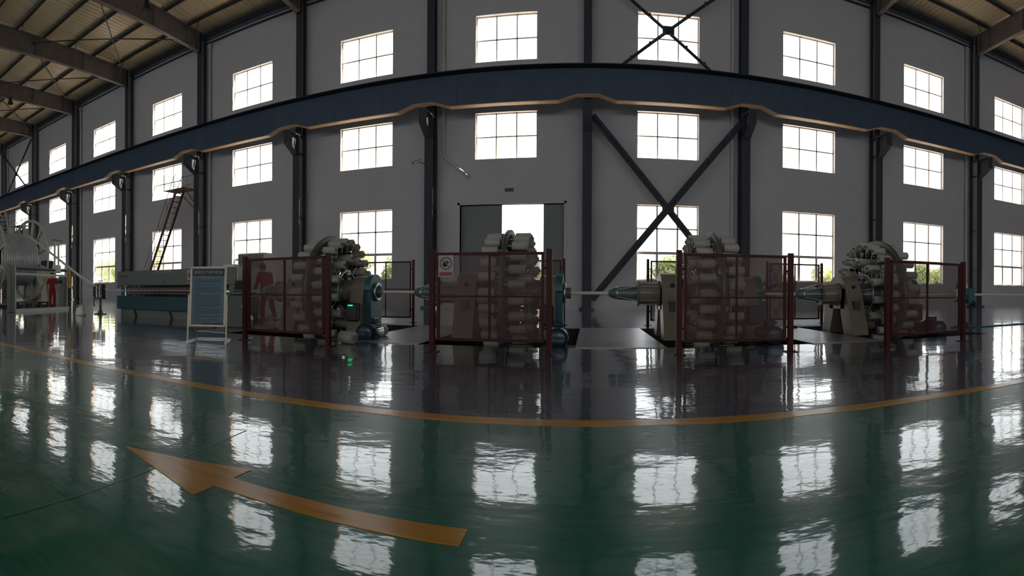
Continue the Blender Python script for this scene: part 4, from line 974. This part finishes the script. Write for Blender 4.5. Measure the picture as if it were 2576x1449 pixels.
bend = dict(pelvis=(0, -.05, .88), waist=(0, .02, 1.03), chest=(0, .10, 1.22), neck0=(0, .17, 1.36), neck=(0, .21, 1.40), jaw=(0, .26, 1.43), head=(0, .27, 1.49), crown=(0, .27, 1.56), face=(0, .8, -.6),
            shL=(-.18, .12, 1.32), elL=(-.23, .14, 1.06), wrL=(-.2, .33, .92), paL=(-.19, .39, .89), shR=(.18, .12, 1.32), elR=(.23, .14, 1.06), wrR=(.2, .33, .92), paR=(.19, .39, .89),
            hipL=(-.09, -.05, .82), knL=(-.10, .08, .46), anL=(-.10, .05, .085), toL=(-.12, .17, .035), hipR=(.09, -.05, .82), knR=(.11, -.08, .46), anR=(.12, -.28, .10), toR=(.13, -.17, .035))
person((-8.27, 11.35, 0), 1.15, bend, 'person in red work suit bending forward, seen through the first fence panel', 'long')

# ------------------------------------------------------------------ outside
struct(MB().box(-160, 140, D + .3, 160, -.25, -.02).build('ground_outside', 'conc'))
def crown_mesh(seed, m, R, n):
    rr = random.Random(seed); s = MB(); blobs = [(Vector((rr.uniform(-.7, .7) * R, rr.uniform(-.5, .5) * R, rr.uniform(-.5, .6) * R)), rr.uniform(.35, .6) * R) for _ in range(9)]
    for _ in range(n):
        c, r_ = rr.choice(blobs); d = Vector((rr.gauss(0, 1), rr.gauss(0, 1), rr.gauss(0, 1))).normalized(); p = c + d * r_ * rr.uniform(.75, 1.05)
        a = Vector((rr.gauss(0, 1), rr.gauss(0, 1), rr.gauss(0, 1))).normalized(); b = a.cross(d).normalized() * rr.uniform(.1, .2); a = a * rr.uniform(.1, .22)
        s.add([p - a, p + b, p + a, p - b], [(0, 1, 2, 3)])
    return s.build('crown', m)
def tree(x, y, h, R, m, label, seed, n=1500, cat='tree'):
    c = thing('tree' if cat == 'tree' else 'bush', label, cat, (x, y, -.02), 'trees and bushes outside the far wall')
    if cat == 'tree':
        s = MB(); s.tube([(0, 0, 0), (.1, 0, h * .3), (0, .1, h * .6)], [.16, .12, .05], 8)
        for j in range(4): t = j * 1.7; s.tube([(.05, 0, h * .4), (R * .6 * math.cos(t), R * .6 * math.sin(t), h * .7)], [.07, .02], 6)
        s.build('trunk', 'bark', c)
    cr = crown_mesh(seed, m, R, n); cr.name = 'foliage'; cr.parent = c; cr.location = (0, 0, h - R * .95 if cat == 'tree' else h * .5); cr.scale = (1, .8, 1 if cat == 'tree' else .7)
tr = [(-118, 60, 7.5, 3.4, 'leaf', 'behind the leftmost lower windows'), (-98, 55, 7.5, 3.6, 'leaf', 'seen through the window behind the hose reel'), (-80, 58, 6.5, 3, 'leafy', 'seen through the window right of the hose reel'),
      (-69, 52, 7.2, 3.4, 'leaf', 'seen through the window above the guide stand'), (-58, 50, 8.0, 3.4, 'leafy', 'seen through the window under the access stair'), (-50, 52, 7.0, 3.0, 'leaf', 'seen through the window behind the long green machine'),
      (-24, 48, 5.2, 2.2, 'leafy', 'seen through the window right of the first bobbin wheel'), (-19.5, 50, 4.6, 2.2, 'leaf', 'seen through the window behind the first fence'),
      (-6.4, 52, 4.8, 2.0, 'leaf', 'seen through the open gate'), (7.6, 48, 4.9, 2.2, 'leaf', 'left one seen through the window under the big cross brace'), (11.2, 50, 4.4, 2.2, 'leafy', 'right one seen through the window under the big cross brace'),
      (20.2, 52, 4.8, 2.2, 'leaf', 'left one seen through the window beyond the third fence'), (26, 50, 4.0, 2.0, 'leafy', 'right one seen through the window beyond the third fence'), (38, 50, 4.6, 2.2, 'leaf', 'seen through the window behind the fourth fence'), (42.5, 52, 4.2, 2.0, 'leafy', 'right one seen through the window behind the fourth fence')]
for i, (x, y, h, R, m, lab) in enumerate(tr):
    tree(x, y, h, R, m, ('yellow green tree ' if m == 'leafy' else 'green tree ') + lab, 20 + i)
tree(-5.4, 44, 1.7, 1.3, 'leafo', 'orange bush seen through the open gate', 60, 700, 'bush')
